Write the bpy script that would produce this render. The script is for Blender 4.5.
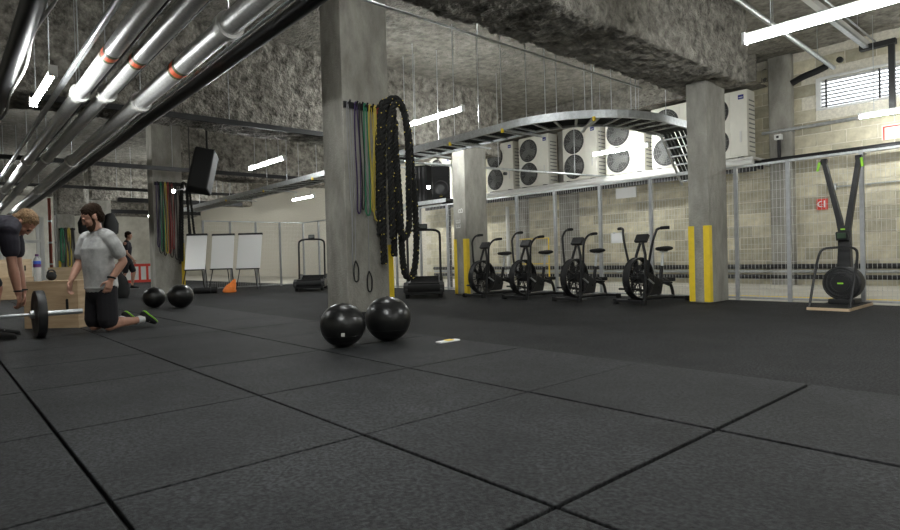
import bpy, math, random
from mathutils import Vector, Matrix, Euler, noise
random.seed(7)
S = bpy.context.scene
COL = S.collection
for o in list(bpy.data.objects): bpy.data.objects.remove(o)
# ------------------------------------------------------------------ camera
YAW, PIT, ROL, FPX = 0.8452, -0.0141, -0.0273, 588.0
cy_, sy_ = math.cos(YAW), math.sin(YAW)
fw = Vector((-sy_*math.cos(PIT), cy_*math.cos(PIT), math.sin(PIT)))
r0 = Vector((cy_, sy_, 0)); u0 = r0.cross(fw)
rv = r0*math.cos(ROL) + u0*math.sin(ROL)
uv = -r0*math.sin(ROL) + u0*math.cos(ROL)
cam = bpy.data.cameras.new('camera'); camo = bpy.data.objects.new('camera', cam); COL.objects.link(camo)
M3 = Matrix((rv, uv, -fw)).transposed()
camo.matrix_world = Matrix.Translation((1.0053, .6971, .6873)) @ M3.to_4x4()
cam.sensor_width = 36; cam.lens = FPX/900*36; cam.clip_start = .05; cam.clip_end = 200
S.camera = camo
# ------------------------------------------------------------------ world, exposure
w = bpy.data.worlds.new('sky'); S.world = w; w.use_nodes = True
w.node_tree.nodes['Background'].inputs[0].default_value = (.9, .95, 1, 1)
w.node_tree.nodes['Background'].inputs[1].default_value = 3.0
S.view_settings.view_transform = 'Standard'; S.view_settings.look = 'None'
S.view_settings.exposure = 0.35; S.view_settings.gamma = 1; S.view_settings.use_curve_mapping = False
LAMP = 150.0           # emission of the fluorescent diffusers
# ------------------------------------------------------------------ materials
MATS = {}
def mat(name, col, rough=.6, metal=0, var=0, vscale=8, bump=0, bscale=60, col2=None, contrast=(.35, .65), emit=0,
        rand=0, stretch=None, alpha=None, spec=None, detail=6, trans=0, speck=0, bdist=.02):
    if name in MATS: return MATS[name]
    m = bpy.data.materials.new(name); m.use_nodes = True; nt = m.node_tree; b = nt.nodes['Principled BSDF']
    b.inputs['Base Color'].default_value = (*col, 1); b.inputs['Roughness'].default_value = rough
    b.inputs['Metallic'].default_value = metal
    if spec is not None: b.inputs['Specular IOR Level'].default_value = spec
    if trans: b.inputs['Transmission Weight'].default_value = trans
    tc = nt.nodes.new('ShaderNodeTexCoord'); src = tc.outputs['Object']
    if stretch:
        mp = nt.nodes.new('ShaderNodeMapping'); mp.inputs['Scale'].default_value = stretch
        nt.links.new(src, mp.inputs['Vector']); src = mp.outputs['Vector']
    if var or col2:
        n = nt.nodes.new('ShaderNodeTexNoise'); n.inputs['Scale'].default_value = vscale; n.inputs['Detail'].default_value = detail
        n.inputs['Roughness'].default_value = .65
        nt.links.new(src, n.inputs['Vector'])
        r = nt.nodes.new('ShaderNodeValToRGB'); r.color_ramp.elements[0].position = contrast[0]; r.color_ramp.elements[1].position = contrast[1]
        c2 = col2 or tuple(min(1, c*(1+var)) for c in col); c1 = col if col2 else tuple(c*(1-var) for c in col)
        r.color_ramp.elements[0].color = (*c1, 1); r.color_ramp.elements[1].color = (*c2, 1)
        nt.links.new(n.outputs['Fac'], r.inputs['Fac']); out = r.outputs['Color']
        if rand:
            oi = nt.nodes.new('ShaderNodeObjectInfo'); mr = nt.nodes.new('ShaderNodeMapRange')
            mr.inputs['To Min'].default_value = 1-rand; mr.inputs['To Max'].default_value = 1+rand
            nt.links.new(oi.outputs['Random'], mr.inputs['Value'])
            vm = nt.nodes.new('ShaderNodeVectorMath'); vm.operation = 'SCALE'
            nt.links.new(out, vm.inputs[0]); nt.links.new(mr.outputs['Result'], vm.inputs['Scale']); out = vm.outputs['Vector']
        if speck:
            n3 = nt.nodes.new('ShaderNodeTexNoise'); n3.inputs['Scale'].default_value = speck; n3.inputs['Detail'].default_value = 2
            nt.links.new(tc.outputs['Object'], n3.inputs['Vector'])
            r3 = nt.nodes.new('ShaderNodeMapRange'); r3.inputs['From Min'].default_value = .35; r3.inputs['From Max'].default_value = .72
            r3.inputs['To Min'].default_value = .3; r3.inputs['To Max'].default_value = 3.2; nt.links.new(n3.outputs['Fac'], r3.inputs['Value'])
            v3 = nt.nodes.new('ShaderNodeVectorMath'); v3.operation = 'SCALE'; nt.links.new(out, v3.inputs[0]); nt.links.new(r3.outputs['Result'], v3.inputs['Scale']); out = v3.outputs['Vector']
        nt.links.new(out, b.inputs['Base Color'])
    if bump:
        n2 = nt.nodes.new('ShaderNodeTexNoise'); n2.inputs['Scale'].default_value = bscale; n2.inputs['Detail'].default_value = 5
        nt.links.new(tc.outputs['Object'], n2.inputs['Vector'])
        bp = nt.nodes.new('ShaderNodeBump'); bp.inputs['Strength'].default_value = bump; bp.inputs['Distance'].default_value = bdist
        nt.links.new(n2.outputs['Fac'], bp.inputs['Height']); nt.links.new(bp.outputs['Normal'], b.inputs['Normal'])
    if emit:
        b.inputs['Emission Color'].default_value = (*col, 1); b.inputs['Emission Strength'].default_value = emit
    MATS[name] = m; return m
concrete = mat('board_marked_concrete', (.17, .162, .14), .85, vscale=1.5, col2=(.42, .405, .36), contrast=(.28, .72), bump=.6, bscale=45, stretch=(2.4, 2.4, 1.0), rand=.05, detail=10)
concrete_wall = mat('wall_concrete', (.50, .475, .41), .9, vscale=1.3, col2=(.72, .70, .62), bump=.3, bscale=30)
lane_mat = mat('lane_concrete', (.50, .47, .40), .8, vscale=1.5, col2=(.66, .63, .55), bump=.2, bscale=30)
spray = mat('sprayed_insulation', (.09, .083, .071), .95, vscale=7, col2=(.50, .47, .41), contrast=(.33, .70), bump=1.0, bscale=17, detail=9, bdist=.07)
spray2 = mat('sprayed_slab', (.10, .093, .08), .95, vscale=7, col2=(.34, .32, .275), contrast=(.3, .68), bump=1.0, bscale=18, detail=9, bdist=.05)
tile_m = mat('rubber_tile', (.0055, .0059, .0064), .62, vscale=1.6, col2=(.022, .0233, .0245), contrast=(.32, .78), bump=.55, bscale=320, rand=.10, spec=.22, speck=75)
rubber = mat('rubber_roll', (.0105, .0108, .0112), .75, vscale=2.2, col2=(.0185, .0189, .0195), contrast=(.3, .7), bump=.55, bscale=300, spec=.2, speck=75)
joint_m = mat('joint_dark', (.004, .004, .004), .9)
block_m = mat('concrete_block', (.385, .350, .250), .9, vscale=5, col2=(.62, .575, .435), contrast=(.3, .7), bump=.4, bscale=70, rand=.28)
mortar = mat('mortar', (.70, .66, .56), .95, var=.15, vscale=20)
galv = mat('galvanised_steel', (.55, .57, .58), .42, metal=.85, var=.15, vscale=20)
wire_m = mat('mesh_wire', (.62, .62, .60), .5, metal=.2, var=.1, vscale=15)
galv_mat = mat('fence_steel', (.42, .43, .44), .5, metal=.5, var=.1, vscale=15)
silver = mat('silver_lagging', (.70, .70, .69), .42, metal=.45, var=.12, vscale=30, bump=.12, bscale=25)
steel_dark = mat('dark_steel', (.035, .035, .036), .55, metal=.4)
blackm = mat('black_powder_coat', (.010, .010, .011), .42)
blackp = mat('black_plastic', (.014, .014, .015), .5)
blackgl = mat('black_gloss_rubber', (.009, .009, .009), .30, spec=.5, bump=.04, bscale=40)
matte_blk = mat('matte_black', (.008, .008, .008), .85)
rope_m = mat('black_rope', (.010, .010, .009), .85, bump=.8, bscale=60)
fleck = mat('yellow_fleck', (.75, .60, .10), .7)
yellow = mat('yellow_paint', (.86, .62, .03), .5, var=.06, vscale=12)
red_b = mat('red_band', (.85, .14, .05), .5)
green_b = mat('olive_band', (.10, .13, .05), .5)
white_p = mat('white_plastic', (.75, .75, .73), .45)
white_ring = mat('pipe_clamp_white', (.68, .67, .64), .5)
acw = mat('cream_casing', (.78, .76, .68), .45, var=.03, vscale=6)
grey_g = mat('grey_grille', (.20, .20, .19), .5)
fan_dark = mat('fan_recess', (.05, .05, .048), .7)
blue_l = mat('blue_badge', (.02, .03, .25), .4)
ply = mat('birch_plywood', (.42, .29, .17), .55, vscale=3, col2=(.55, .40, .25), stretch=(1, 1, 9), bump=.05)
ply2 = mat('pale_plywood', (.50, .37, .23), .55, vscale=3, col2=(.62, .48, .32), stretch=(1, 1, 9))
lampm = mat('lamp_diffuser', (.97, 1, .985), .4, emit=LAMP)
lampm2 = mat('dim_lamp_diffuser', (.97, 1, .985), .4, emit=LAMP*.55)
led_m = mat('spot_bulb', (1, .98, .95), .4, emit=60)
paper = mat('white_paper', (.92, .92, .91), .6)
redsign = mat('red_sign', (.70, .05, .03), .5)
lime = mat('lime_plastic', (.35, .75, .05), .5)
orange = mat('orange_fabric', (.85, .22, .03), .6, var=.15, vscale=20)
skin_m = mat('skin', (.50, .27, .19), .5, var=.08, vscale=20)
skin_tan = mat('skin_tanned', (.36, .175, .115), .5, var=.08, vscale=20)
hair_d = mat('dark_brown_hair', (.028, .016, .009), .85, spec=.15, bump=.8, bscale=140)
hair_g = mat('sandy_hair', (.22, .13, .06), .7, var=.4, vscale=60, bump=.8, bscale=140)
beard_m = mat('beard', (.07, .040, .026), .85, spec=.15, bump=.8, bscale=150)
tee_grey = mat('heather_grey_cotton', (.24, .24, .24), .9, vscale=5, col2=(.56, .56, .55), contrast=(.3, .6), bump=.2, bscale=22)
tee_navy = mat('navy_cotton', (.012, .010, .018), .9, bump=.15, bscale=25)
shorts_m = mat('black_shorts', (.010, .009, .012), .85, bump=.2, bscale=20)
sock_m = mat('white_sock', (.7, .7, .7), .9)
eye_m = mat('eye_dark', (.02, .015, .01), .3)
lip_m = mat('lips', (.36, .15, .11), .5)
bottle_m = mat('clear_bottle', (.85, .87, .88), .15, trans=.6)
purple = mat('purple_label', (.10, .02, .12), .5)
blue_c = mat('blue_label', (.05, .12, .55), .5)
brownred = mat('red_oxide_pipe', (.32, .07, .04), .6)
band_cols = {'grey': mat('grey_band', (.30, .30, .31), .6), 'purple': mat('purple_band', (.035, .015, .075), .6), 'black': mat('black_band', (.01, .01, .01), .6),
             'green': mat('green_band', (.012, .16, .075), .6), 'yellow': mat('yellow_band', (.45, .35, .05), .6), 'red': mat('red_strap', (.25, .02, .02), .6)}
# ------------------------------------------------------------------ mesh builder
def frame(d, ref=None):
    d = Vector(d).normalized(); ref = Vector(ref) if ref else (Vector((0, 0, 1)) if abs(d.z) < .95 else Vector((1, 0, 0)))
    a = ref - d*ref.dot(d)
    if a.length < 1e-6: a = Vector((0, 1, 0)) - d*d.y
    a.normalize(); return a, d.cross(a)
class MB:
    def __init__(s): s.v = []; s.f = []
    def box(s, c, sz, rot=None):
        n = len(s.v); c = Vector(c); h = [x/2 for x in sz]
        for i in (-1, 1):
            for j in (-1, 1):
                for k in (-1, 1):
                    p = Vector((i*h[0], j*h[1], k*h[2]))
                    if rot is not None: p = rot @ p
                    s.v.append(c+p)
        for q in ((0, 1, 3, 2), (4, 6, 7, 5), (0, 4, 5, 1), (2, 3, 7, 6), (0, 2, 6, 4), (1, 5, 7, 3)): s.f.append([n+i for i in q])
        return s
    def b2(s, x0, x1, y0, y1, z0, z1): return s.box(((x0+x1)/2, (y0+y1)/2, (z0+z1)/2), (x1-x0, y1-y0, z1-z0))
    def rings(s, rings, closed=False, cap=True):
        n0 = len(s.v); k = len(rings[0])
        for r in rings: s.v.extend(r)
        m = len(rings)
        for i in range(m if closed else m-1):
            a = n0+i*k; b = n0+((i+1) % m)*k
            for j in range(k): s.f.append([a+j, a+(j+1) % k, b+(j+1) % k, b+j])
        if cap and not closed:
            s.f.append([n0+j for j in range(k)][::-1]); s.f.append([n0+(m-1)*k+j for j in range(k)])
        return s
    def cyl(s, p0, p1, r0, r1=None, n=12):
        p0 = Vector(p0); p1 = Vector(p1); a, b = frame(p1-p0); r1 = r0 if r1 is None else r1
        R = [[p + (a*math.cos(t)+b*math.sin(t))*r for t in [2*math.pi*i/n for i in range(n)]] for p, r in ((p0, r0), (p1, r1))]
        return s.rings(R)
    def tube(s, pts, r, n=8, closed=False, flat=1, ref=None):
        pts = [Vector(p) for p in pts]; m = len(pts); R = []; prev = None
        for i, p in enumerate(pts):
            if closed: d = pts[(i+1) % m]-pts[i-1]
            else: d = pts[min(i+1, m-1)]-pts[max(i-1, 0)]
            if prev is None or ref is not None: a, b = frame(d, ref)
            else: a, b = frame(d, prev)
            prev = a; rr = r[i] if isinstance(r, (list, tuple)) else r
            R.append([p + a*math.cos(t)*rr + b*math.sin(t)*rr*flat for t in [2*math.pi*j/n for j in range(n)]])
        return s.rings(R, closed)
    def loft(s, secs, ref, n=16):
        """secs: (point, half-width along ref, half-width across); ends rounded"""
        pts = [Vector(q[0]) for q in secs]; m = len(secs); R = []
        def ring(p, a, b, ra, rb): return [p+a*math.cos(t)*ra+b*math.sin(t)*rb for t in [2*math.pi*j/n for j in range(n)]]
        for i, (p, ra, rb) in enumerate(secs):
            p = Vector(p); d = pts[min(i+1, m-1)]-pts[max(i-1, 0)]; a, b = frame(d, ref); dn = d.normalized(); c = min(ra, rb)
            if i == 0:
                for t in (85, 60, 35): R.append(ring(p-dn*c*.9*math.sin(math.radians(t)), a, b, ra*math.cos(math.radians(t)), rb*math.cos(math.radians(t))))
            R.append(ring(p, a, b, ra, rb))
            if i == m-1:
                for t in (35, 60, 85): R.append(ring(p+dn*c*.9*math.sin(math.radians(t)), a, b, ra*math.cos(math.radians(t)), rb*math.cos(math.radians(t))))
        return s.rings(R)
    def lathe(s, prof, c, axis=(0, 0, 1), n=24, ref=None):
        c = Vector(c); ax = Vector(axis).normalized(); a, b = frame(ax, ref)
        R = [[c+ax*h+(a*math.cos(t)+b*math.sin(t))*max(r, 1e-4) for t in [2*math.pi*j/n for j in range(n)]] for r, h in prof]
        return s.rings(R)
    def ell(s, c, r, rot=None, n=16, m=10):
        c = Vector(c); R = []
        for i in range(m+1):
            ph = math.pi*(i/m)-math.pi/2; ph = max(-1.55, min(1.55, ph))
            ring = []
            for j in range(n):
                t = 2*math.pi*j/n; p = Vector((r[0]*math.cos(ph)*math.cos(t), r[1]*math.cos(ph)*math.sin(t), r[2]*math.sin(ph)))
                if rot is not None: p = rot @ p
                ring.append(c+p)
            R.append(ring)
        return s.rings(R)
    def prism(s, poly, d0, d1, axis='y'):
        """poly in the plane across axis: for y -> (x,z), for x -> (y,z), for z -> (x,y)"""
        def P(q, d): return Vector({'y': (q[0], d, q[1]), 'x': (d, q[0], q[1]), 'z': (q[0], q[1], d)}[axis])
        return s.rings([[P(q, d0) for q in poly], [P(q, d1) for q in poly]])
    def xf(s, M):
        s.v = [M @ Vector(p) for p in s.v]; return s
    def mesh(s, name):
        me = bpy.data.meshes.new(name); me.from_pydata([tuple(p) for p in s.v], [], s.f); return me
    def build(s, name, m, parent=None, smooth=False, bevel=0, angle=40, fix=True, subsurf=0):
        import bmesh
        me = s.mesh(name); bm = bmesh.new(); bm.from_mesh(me); bmesh.ops.recalc_face_normals(bm, faces=bm.faces); bm.to_mesh(me); bm.free()
        me.materials.append(m)
        if smooth:
            for p in me.polygons: p.use_smooth = True
            me.set_sharp_from_angle(angle=math.radians(angle))
        o = bpy.data.objects.new(name, me); COL.objects.link(o)
        if parent is not None: o.parent = parent
        if bevel:
            bv = o.modifiers.new('bevel', 'BEVEL'); bv.width = bevel; bv.segments = 2; bv.limit_method = 'ANGLE'
        return o
def tag(o, label, cat, group=None, kind=None):
    if label: o['label'] = label
    if cat: o['category'] = cat
    if group: o['group'] = group
    if kind: o['kind'] = kind
    return o
def thing(name, label, cat, loc=(0, 0, 0), rz=0, group=None):
    o = bpy.data.objects.new(name, None); COL.objects.link(o); o.location = loc; o.rotation_euler = (0, 0, rz); o.empty_display_size = .1
    return tag(o, label, cat, group)
def struct(o): o['kind'] = 'structure'; return o
def copy_tree(o, parent=None):
    c = o.copy(); COL.objects.link(c); c.parent = parent
    for ch in o.children: copy_tree(ch, c)
    return c
def arc(c, a, b, r, t0, t1, n):
    c = Vector(c); a = Vector(a); b = Vector(b)
    return [c+a*(r*math.cos(t0+(t1-t0)*i/n))+b*(r*math.sin(t0+(t1-t0)*i/n)) for i in range(n+1)]
def catmull(P, k=6):
    P = [Vector(p) for p in P]; out = []
    for i in range(len(P)-1):
        p0 = P[max(i-1, 0)]; p1 = P[i]; p2 = P[i+1]; p3 = P[min(i+2, len(P)-1)]
        for j in range(k):
            t = j/k; out.append(.5*((2*p1)+(p2-p0)*t+(2*p0-5*p1+4*p2-p3)*t*t+(3*p1-p0-3*p2+p3)*t**3))
    return out+[P[-1]]
# ------------------------------------------------------------------ shell
ZS = 4.2; YW = 12.6; XL = -34.0; XR = 5.0; YN = -4.5; YF = 8.82
floor = struct(MB().b2(XL, XR, YN, YF, -.15, 0).build('floor', rubber))
struct(MB().b2(XL, XR, YF, YW+.3, -.15, .004).build('floor_lane', lane_mat))
TX = [3.0, 2.0, 1.0, .03, -.88, -1.82, -2.88, -3.83]+[-3.83-.96*i for i in range(1, 12)]; TY = [-2.9, -1.9, -.92, .06, 1.06, 1.91, 2.85, 3.87]
MB().b2(TX[-1], TX[0], TY[0], TY[-1]-.01, 0, .004).build('tile_underlay', joint_m, floor)
for i in range(len(TX)-1):
    for j in range(len(TY)-1):
        g0 = .009 if i == 3 else .004; g1 = .009 if i == 2 else .004
        MB().b2(TX[i+1]+g1, TX[i]-g0, TY[j]+.0075, TY[j+1]-.0075, .002, .024+random.uniform(-.0012, .0012)).build('floor_tile', tile_m, floor, bevel=.004)
struct(MB().b2(XL, XR, YN, YW+.3, ZS+.11, ZS+.4).build('ceiling', concrete_wall))
ceil = bpy.data.objects['ceiling']
def grid_box(x0, x1, y0, y1, z0, z1, st, faces):
    """open lumpy casing; faces subset of 'bLRef' (bottom, left(-x), right(+x), end(+y), front(-y))"""
    mb = MB(); idx = {}
    def vid(p):
        k = (round(p[0], 4), round(p[1], 4), round(p[2], 4))
        if k not in idx: idx[k] = len(mb.v); mb.v.append(Vector(p))
        return idx[k]
    def lin(a, b):
        n = max(1, round(abs(b-a)/st)); return [a+(b-a)*i/n for i in range(n+1)]
    X = lin(x0, x1); Y = lin(y0, y1); Z = lin(z0, z1)
    def sheet(U, V, fn):
        for i in range(len(U)-1):
            for j in range(len(V)-1): mb.f.append([vid(fn(U[i], V[j])), vid(fn(U[i+1], V[j])), vid(fn(U[i+1], V[j+1])), vid(fn(U[i], V[j+1]))])
    if 'b' in faces: sheet(X, Y, lambda u, v: (u, v, z0))
    if 'L' in faces: sheet(Y, Z, lambda u, v: (x0, u, v))
    if 'R' in faces: sheet(Y, Z, lambda u, v: (x1, u, v))
    if 'f' in faces: sheet(X, Z, lambda u, v: (u, y0, v))
    if 'e' in faces: sheet(X, Z, lambda u, v: (u, y1, v))
    return mb
tex = bpy.data.textures.new('lumps', 'CLOUDS'); tex.noise_scale = .085; tex.noise_depth = 3
tex2 = bpy.data.textures.new('swell', 'CLOUDS'); tex2.noise_scale = .5; tex2.noise_depth = 2
def lumpy(mb, name, m, st1=.10, st2=.10, parent=None):
    o = mb.build(name, m, parent, smooth=True, angle=180)
    for t, s in ((tex2, st2), (tex, st1)):
        d = o.modifiers.new('lumps', 'DISPLACE'); d.texture = t; d.strength = s; d.mid_level = .5; d.texture_coords = 'GLOBAL'
    return o
lumpy(grid_box(-2.95, -2.14, -1.5, 8.79, 2.84, ZS+.1, .05, 'bLRe'), 'ceiling_beam', spray, parent=ceil)
lumpy(grid_box(-8.75, -7.85, 0, 10.1, 2.84, ZS+.1, .06, 'bRe'), 'ceiling_beam', spray, parent=ceil)
lumpy(grid_box(-14.8, -13.95, 5.05, 10.1, 2.86, ZS+.1, .07, 'bRef'), 'ceiling_beam', spray, parent=ceil)
lumpy(grid_box(-21.9, -21.0, 4.67, 10.1, 2.86, ZS+.1, .12, 'bRef'), 'ceiling_beam', spray, parent=ceil)
lumpy(grid_box(-28.1, -27.2, 4.67, 10.1, 2.86, ZS+.1, .15, 'bRef'), 'ceiling_beam', spray, parent=ceil)
lumpy(grid_box(-7.9, -2.9, -4.5, YW, ZS, ZS+.1, .06, 'b'), 'slab_soffit', spray2, .05, .06, ceil)
lumpy(grid_box(-2.95, 5.0, -4.5, YW, ZS, ZS+.1, .07, 'b'), 'slab_soffit', spray2, .05, .06, ceil)
lumpy(grid_box(-14.1, -7.8, 0, YW, ZS, ZS+.1, .1, 'b'), 'slab_soffit', spray2, .05, .06, ceil)
lumpy(grid_box(-34, -14.0, 0, YW, ZS, ZS+.1, .16, 'b'), 'slab_soffit', spray2, .05, .06, ceil)
lumpy(grid_box(-14, -3.25, 12.0, YW, 3.70, ZS+.1, .08, 'be'), 'ceiling_beam', spray2, .05, .06, ceil)
MB().b2(-14, -3.25, 11.99, 12.02, 3.72, ZS+.1).build('ceiling_beam', spray2, ceil)
# walls
WX0, WX1, WZ0, WZ1 = -2.42, -.35, 3.13, 3.63      # louvred opening
wb = MB()
wb.b2(XL, WX0, YW, YW+.25, 0, ZS+.1).b2(WX1, XR, YW, YW+.25, 0, ZS+.1).b2(WX0, WX1, YW, YW+.25, 0, WZ0).b2(WX0, WX1, YW, YW+.25, WZ1, ZS+.1)
wall = struct(wb.build('wall_back', mortar))
struct(MB().b2(XL-.2, XL, YN, YW+.25, 0, ZS+.3).build('wall_left', concrete_wall))
struct(MB().b2(XR, XR+.2, YN, YW+.25, 0, ZS+.3).build('wall_right', concrete_wall))
struct(MB().b2(XL, XR, YN-.2, YN, 0, ZS+.3).build('wall_front', concrete_wall))
# individual blocks of the rear wall, laid in stretcher bond; joints are recessed
BW, BH, G = .45, .225, .016
bme = MB().b2(G/2, BW-G/2, -.012, .0, G/2, BH-G/2).mesh('block'); bme.materials.append(block_m)
half = MB().b2(G/2, BW/2-G/2, -.012, .0, G/2, BH-G/2).mesh('half_block'); half.materials.append(block_m)
rest = MB(); nb = 0
for r in range(18):
    z = r*BH
    for c in range(-31, 2):
        x = c*BW + (BW/2 if r % 2 else 0)
        if x < -13.6 or x > 0.6: continue
        if x+BW > WX0-.02 and x < WX1 and z+BH > WZ0-.04 and z < WZ1+.04: continue
        if z+BH > ZS: continue
        seen = (x > -10.6 and x < -.5 and (1 <= r <= 8)) or (x > -3.7 and x < -.7 and r > 8)
        if seen and nb < 300:
            o = bpy.data.objects.new('block', bme); COL.objects.link(o); o.location = (x, YW, z); o.parent = wall; nb += 1
        else: rest.b2(x+G/2, x+BW-G/2, YW-.012, YW, z+G/2, z+BH-G/2)
ro = rest.build('block_remainder', block_m, wall); ro['kind'] = 'stuff'
# louvred window
win = struct(bpy.data.objects.new('window_1', None)); COL.objects.link(win)
MB().b2(WX0-.05, WX0+.02, YW-.03, YW+.25, WZ0-.03, WZ1+.03).b2(WX1-.02, WX1+.05, YW-.03, YW+.25, WZ0-.03, WZ1+.03).b2(WX0, WX1, YW-.03, YW+.2, WZ1, WZ1+.04).b2(WX0, WX1, YW-.03, YW+.2, WZ0-.04, WZ0).build('window_frame', white_p, win)
for k in range(8):
    z = WZ0+.03+k*(WZ1-WZ0)/8
    MB().box(((WX0+WX1)/2, YW+.06, z+.01), (WX1-WX0-.03, .05, .03), Euler((.25, 0, 0)).to_matrix()).build('louvre_slat', galv_mat, win)
for x in (-1.55, -2.33, -.75): MB().b2(x-.012, x+.012, YW+.03, YW+.06, WZ0, WZ1).build('mullion', steel_dark, win)
# pilaster and shadow recess by the outdoor units
struct(MB().b2(-3.22, -2.83, YW-.14, YW, .0, ZS).build('trim_1', concrete, bevel=.01))
struct(MB().b2(-9.55, -9.2, YW-.14, YW, 0, ZS).build('trim_2', concrete, bevel=.01))
struct(MB().b2(-8.1, -7.6, YW-.16, YW, 0, ZS).build('trim_3', concrete, bevel=.01))
# ------------------------------------------------------------------ columns
def column(label, x0, x1, y0, y1, top, strips, sh=1.0):
    t = thing('concrete_column', label, 'column', ((x0+x1)/2, (y0+y1)/2, 0), 0, 'concrete columns')
    hx, hy = (x1-x0)/2, (y1-y0)/2
    MB().b2(-hx, hx, -hy, hy, 0, top).build('shaft', concrete, t, bevel=.012)
    for (sx, sy) in strips:
        MB().prism([(sx*(hx+.004), sy*(hy+.004)), (sx*(hx-.075), sy*(hy+.004)), (sx*(hx-.075), sy*(hy-.01)), (sx*(hx-.01), sy*(hy-.01)), (sx*(hx-.01), sy*(hy-.075)), (sx*(hx+.004), sy*(hy-.075))], .012, sh, 'z').build('corner_guard', yellow, t)
    return t
column('tall concrete column hung with coloured bands and thick black ropes, nearest the camera', -5.95, -5.44, 4.67, 5.39, ZS+.05, [(1, 1)], .87)
column('concrete column with hanging bands behind the kneeling man and two black balls', -14.28, -13.86, 4.67, 5.33, ZS+.05, [(1, 1)], 1.2)
column('concrete column right behind the head of the kneeling man', -21.5, -21.1, 4.67, 5.3, ZS, [])
column('farthest concrete column hung with bands, left of the kneeling man', -27.8, -27.38, 4.67, 5.27, ZS, [(1, -1)], .95)
column('concrete column between the running machine and the first exercise bike', -6.93, -6.61, 7.85, 8.4, 2.8, [(1, -1), (-1, -1)], 1.0)
column('concrete column with yellow corner guards between last bike and ski machine', -2.70, -2.43, 8.2, 8.75, 2.86, [(1, -1), (-1, -1)], 1.0)
# ------------------------------------------------------------------ pipes on the left
def lerp(a, b, t): return a+(b-a)*t
def xpipe(label, y0, y1, z, r, m, x0=-2.0, x1=-30, bands=(), clamps=(), name='ceiling_pipe', group='pipes under the ceiling'):
    t = thing(name, label, 'pipe', (0, 0, 0), 0, group)
    def P(x): return Vector((x, lerp(y0, y1, (x0-x)/(x0-x1)), z))
    MB().cyl(P(XR-.02), P(x1), r, n=24).build('pipe_run', m, t, smooth=True)
    for x in bands:
        MB().cyl(P(x-.05), P(x+.05), r+.003, n=24).build('red_marking', red_b, t, smooth=True)
        for s in (-1, 1): MB().cyl(P(x+s*.05), P(x+s*.10), r+.003, n=24).build('green_marking', green_b, t, smooth=True)
    for x in clamps:
        c = P(x); MB().cyl(P(x-.045), P(x+.045), r+.026, n=24).build('clamp_ring', white_ring, t, smooth=True)
        MB().cyl(c+Vector((0, 0, r)), (c.x, c.y, ZS), .007, n=6).build('hanger_rod', galv, t)
    return t
xpipe('silver lagged pipe with red and olive markings, leftmost of the three thick ones', 1.94, 2.33, 2.6, .072, silver, bands=(-4.95,), clamps=(-6.55, -11.8, -17))
xpipe('silver lagged pipe with red and olive markings, middle of the three thick ones', 2.17, 2.60, 2.6, .072, silver, bands=(-4.98,), clamps=(-6.4, -11.4, -16.8))
xpipe('thickest silver lagged pipe with red and olive markings, right of the three', 2.54, 3.02, 2.6, .088, silver, bands=(-5.02,), clamps=(-3.72, -6.55, -11.5, -16.5))
xpipe('black pipe running beside the thickest silver pipe, passing the tall column', 2.88, 3.22, 2.62, .062, blackm, clamps=())
xpipe('thin pale conduit tucked between the thickest silver pipe and the black pipe', 2.70, 3.1, 2.57, .016, galv)
xpipe('thin silver conduit with dark coupling left of the silver pipes', 1.80, 2.1, 2.68, .03, galv, bands=())
xpipe('thick black pipe at the upper left corner with pale cable tied along it', 1.30, 1.55, 2.6, .075, blackm, name='ceiling_pipe')
tb = thing('cable', 'pale cable tied along thick black pipe at the upper left', 'cable')
MB().tube([(x, lerp(1.30, 1.55, (-2-x)/28)+.085+.02*math.sin(x*3), 2.57+.02*math.sin(x*2.1)) for x in [4.8-.25*i for i in range(108)]], .013, 6).build('cable_run', white_ring, tb, smooth=True)
xpipe('dark steel pipe in the gap between leftmost and middle silver pipes', 2.12, 2.5, 2.76, .035, steel_dark)
xpipe('dark flat conduit above the middle and thickest silver pipes', 2.42, 2.8, 2.82, .03, steel_dark)
# dark steel cross members carrying services under the beams
def ybar(label, x, y0, y1, z, w, h, m=steel_dark, name='steel_channel'):
    t = thing(name, label, 'bracket', (x, (y0+y1)/2, z), 0, 'dark cross channels under the ceiling')
    L = (y1-y0)/2
    MB().b2(-w/2, w/2, -L, L, -h/2, h/2).b2(-w/2, w/2, -L, L, h/2, h/2+.006).build('channel', m, t)
    for s in (-.8, 0, .8): MB().cyl((0, s*L, 0), (0, s*L, ZS-z), .006, n=6).build('hanger_rod', galv, t)
    return t
ybar('dark steel channel along the lower edge of the beam behind the tall column', -7.80, 1.7, 6.6, 2.80, .05, .07)
ybar('dark steel channel crossing left of the bands column', -12.6, 1.0, 8.5, 2.76, .05, .08)
ybar('dark steel channel crossing under the pipes above the sandbag', -16.5, 1.0, 8, 2.72, .05, .07)
ybar('dark steel channel crossing far behind the kneeling man', -18.3, 4.9, 8.6, 2.62, .06, .12)
ybar('dark steel channel crossing farthest above the left columns', -23.5, 4.9, 9, 2.7, .06, .14)
def ypipe(label, x, y0, y1, z, r, m, dx=0, rings=(), name='ceiling_conduit'):
    t = thing(name, label, 'pipe', (0, 0, 0), 0, 'thin pipes and conduits crossing the ceiling')
    MB().cyl((x, y0, z), (x+dx, y1, z), r, n=14).build('pipe_run', m, t, smooth=True)
    for k in range(int((y1-y0)/2)+1):
        yy = y0+.4+k*2
        if yy < y1: MB().cyl((x+dx*(yy-y0)/(y1-y0), yy, z), (x+dx*(yy-y0)/(y1-y0), yy, ZS), .006, n=6).build('hanger_rod', galv, t)
    for yy in rings: MB().cyl((x, yy-.03, z), (x, yy+.03, z), r+.012, n=14).build('coupling', steel_dark, t, smooth=True)
    return t
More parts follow.
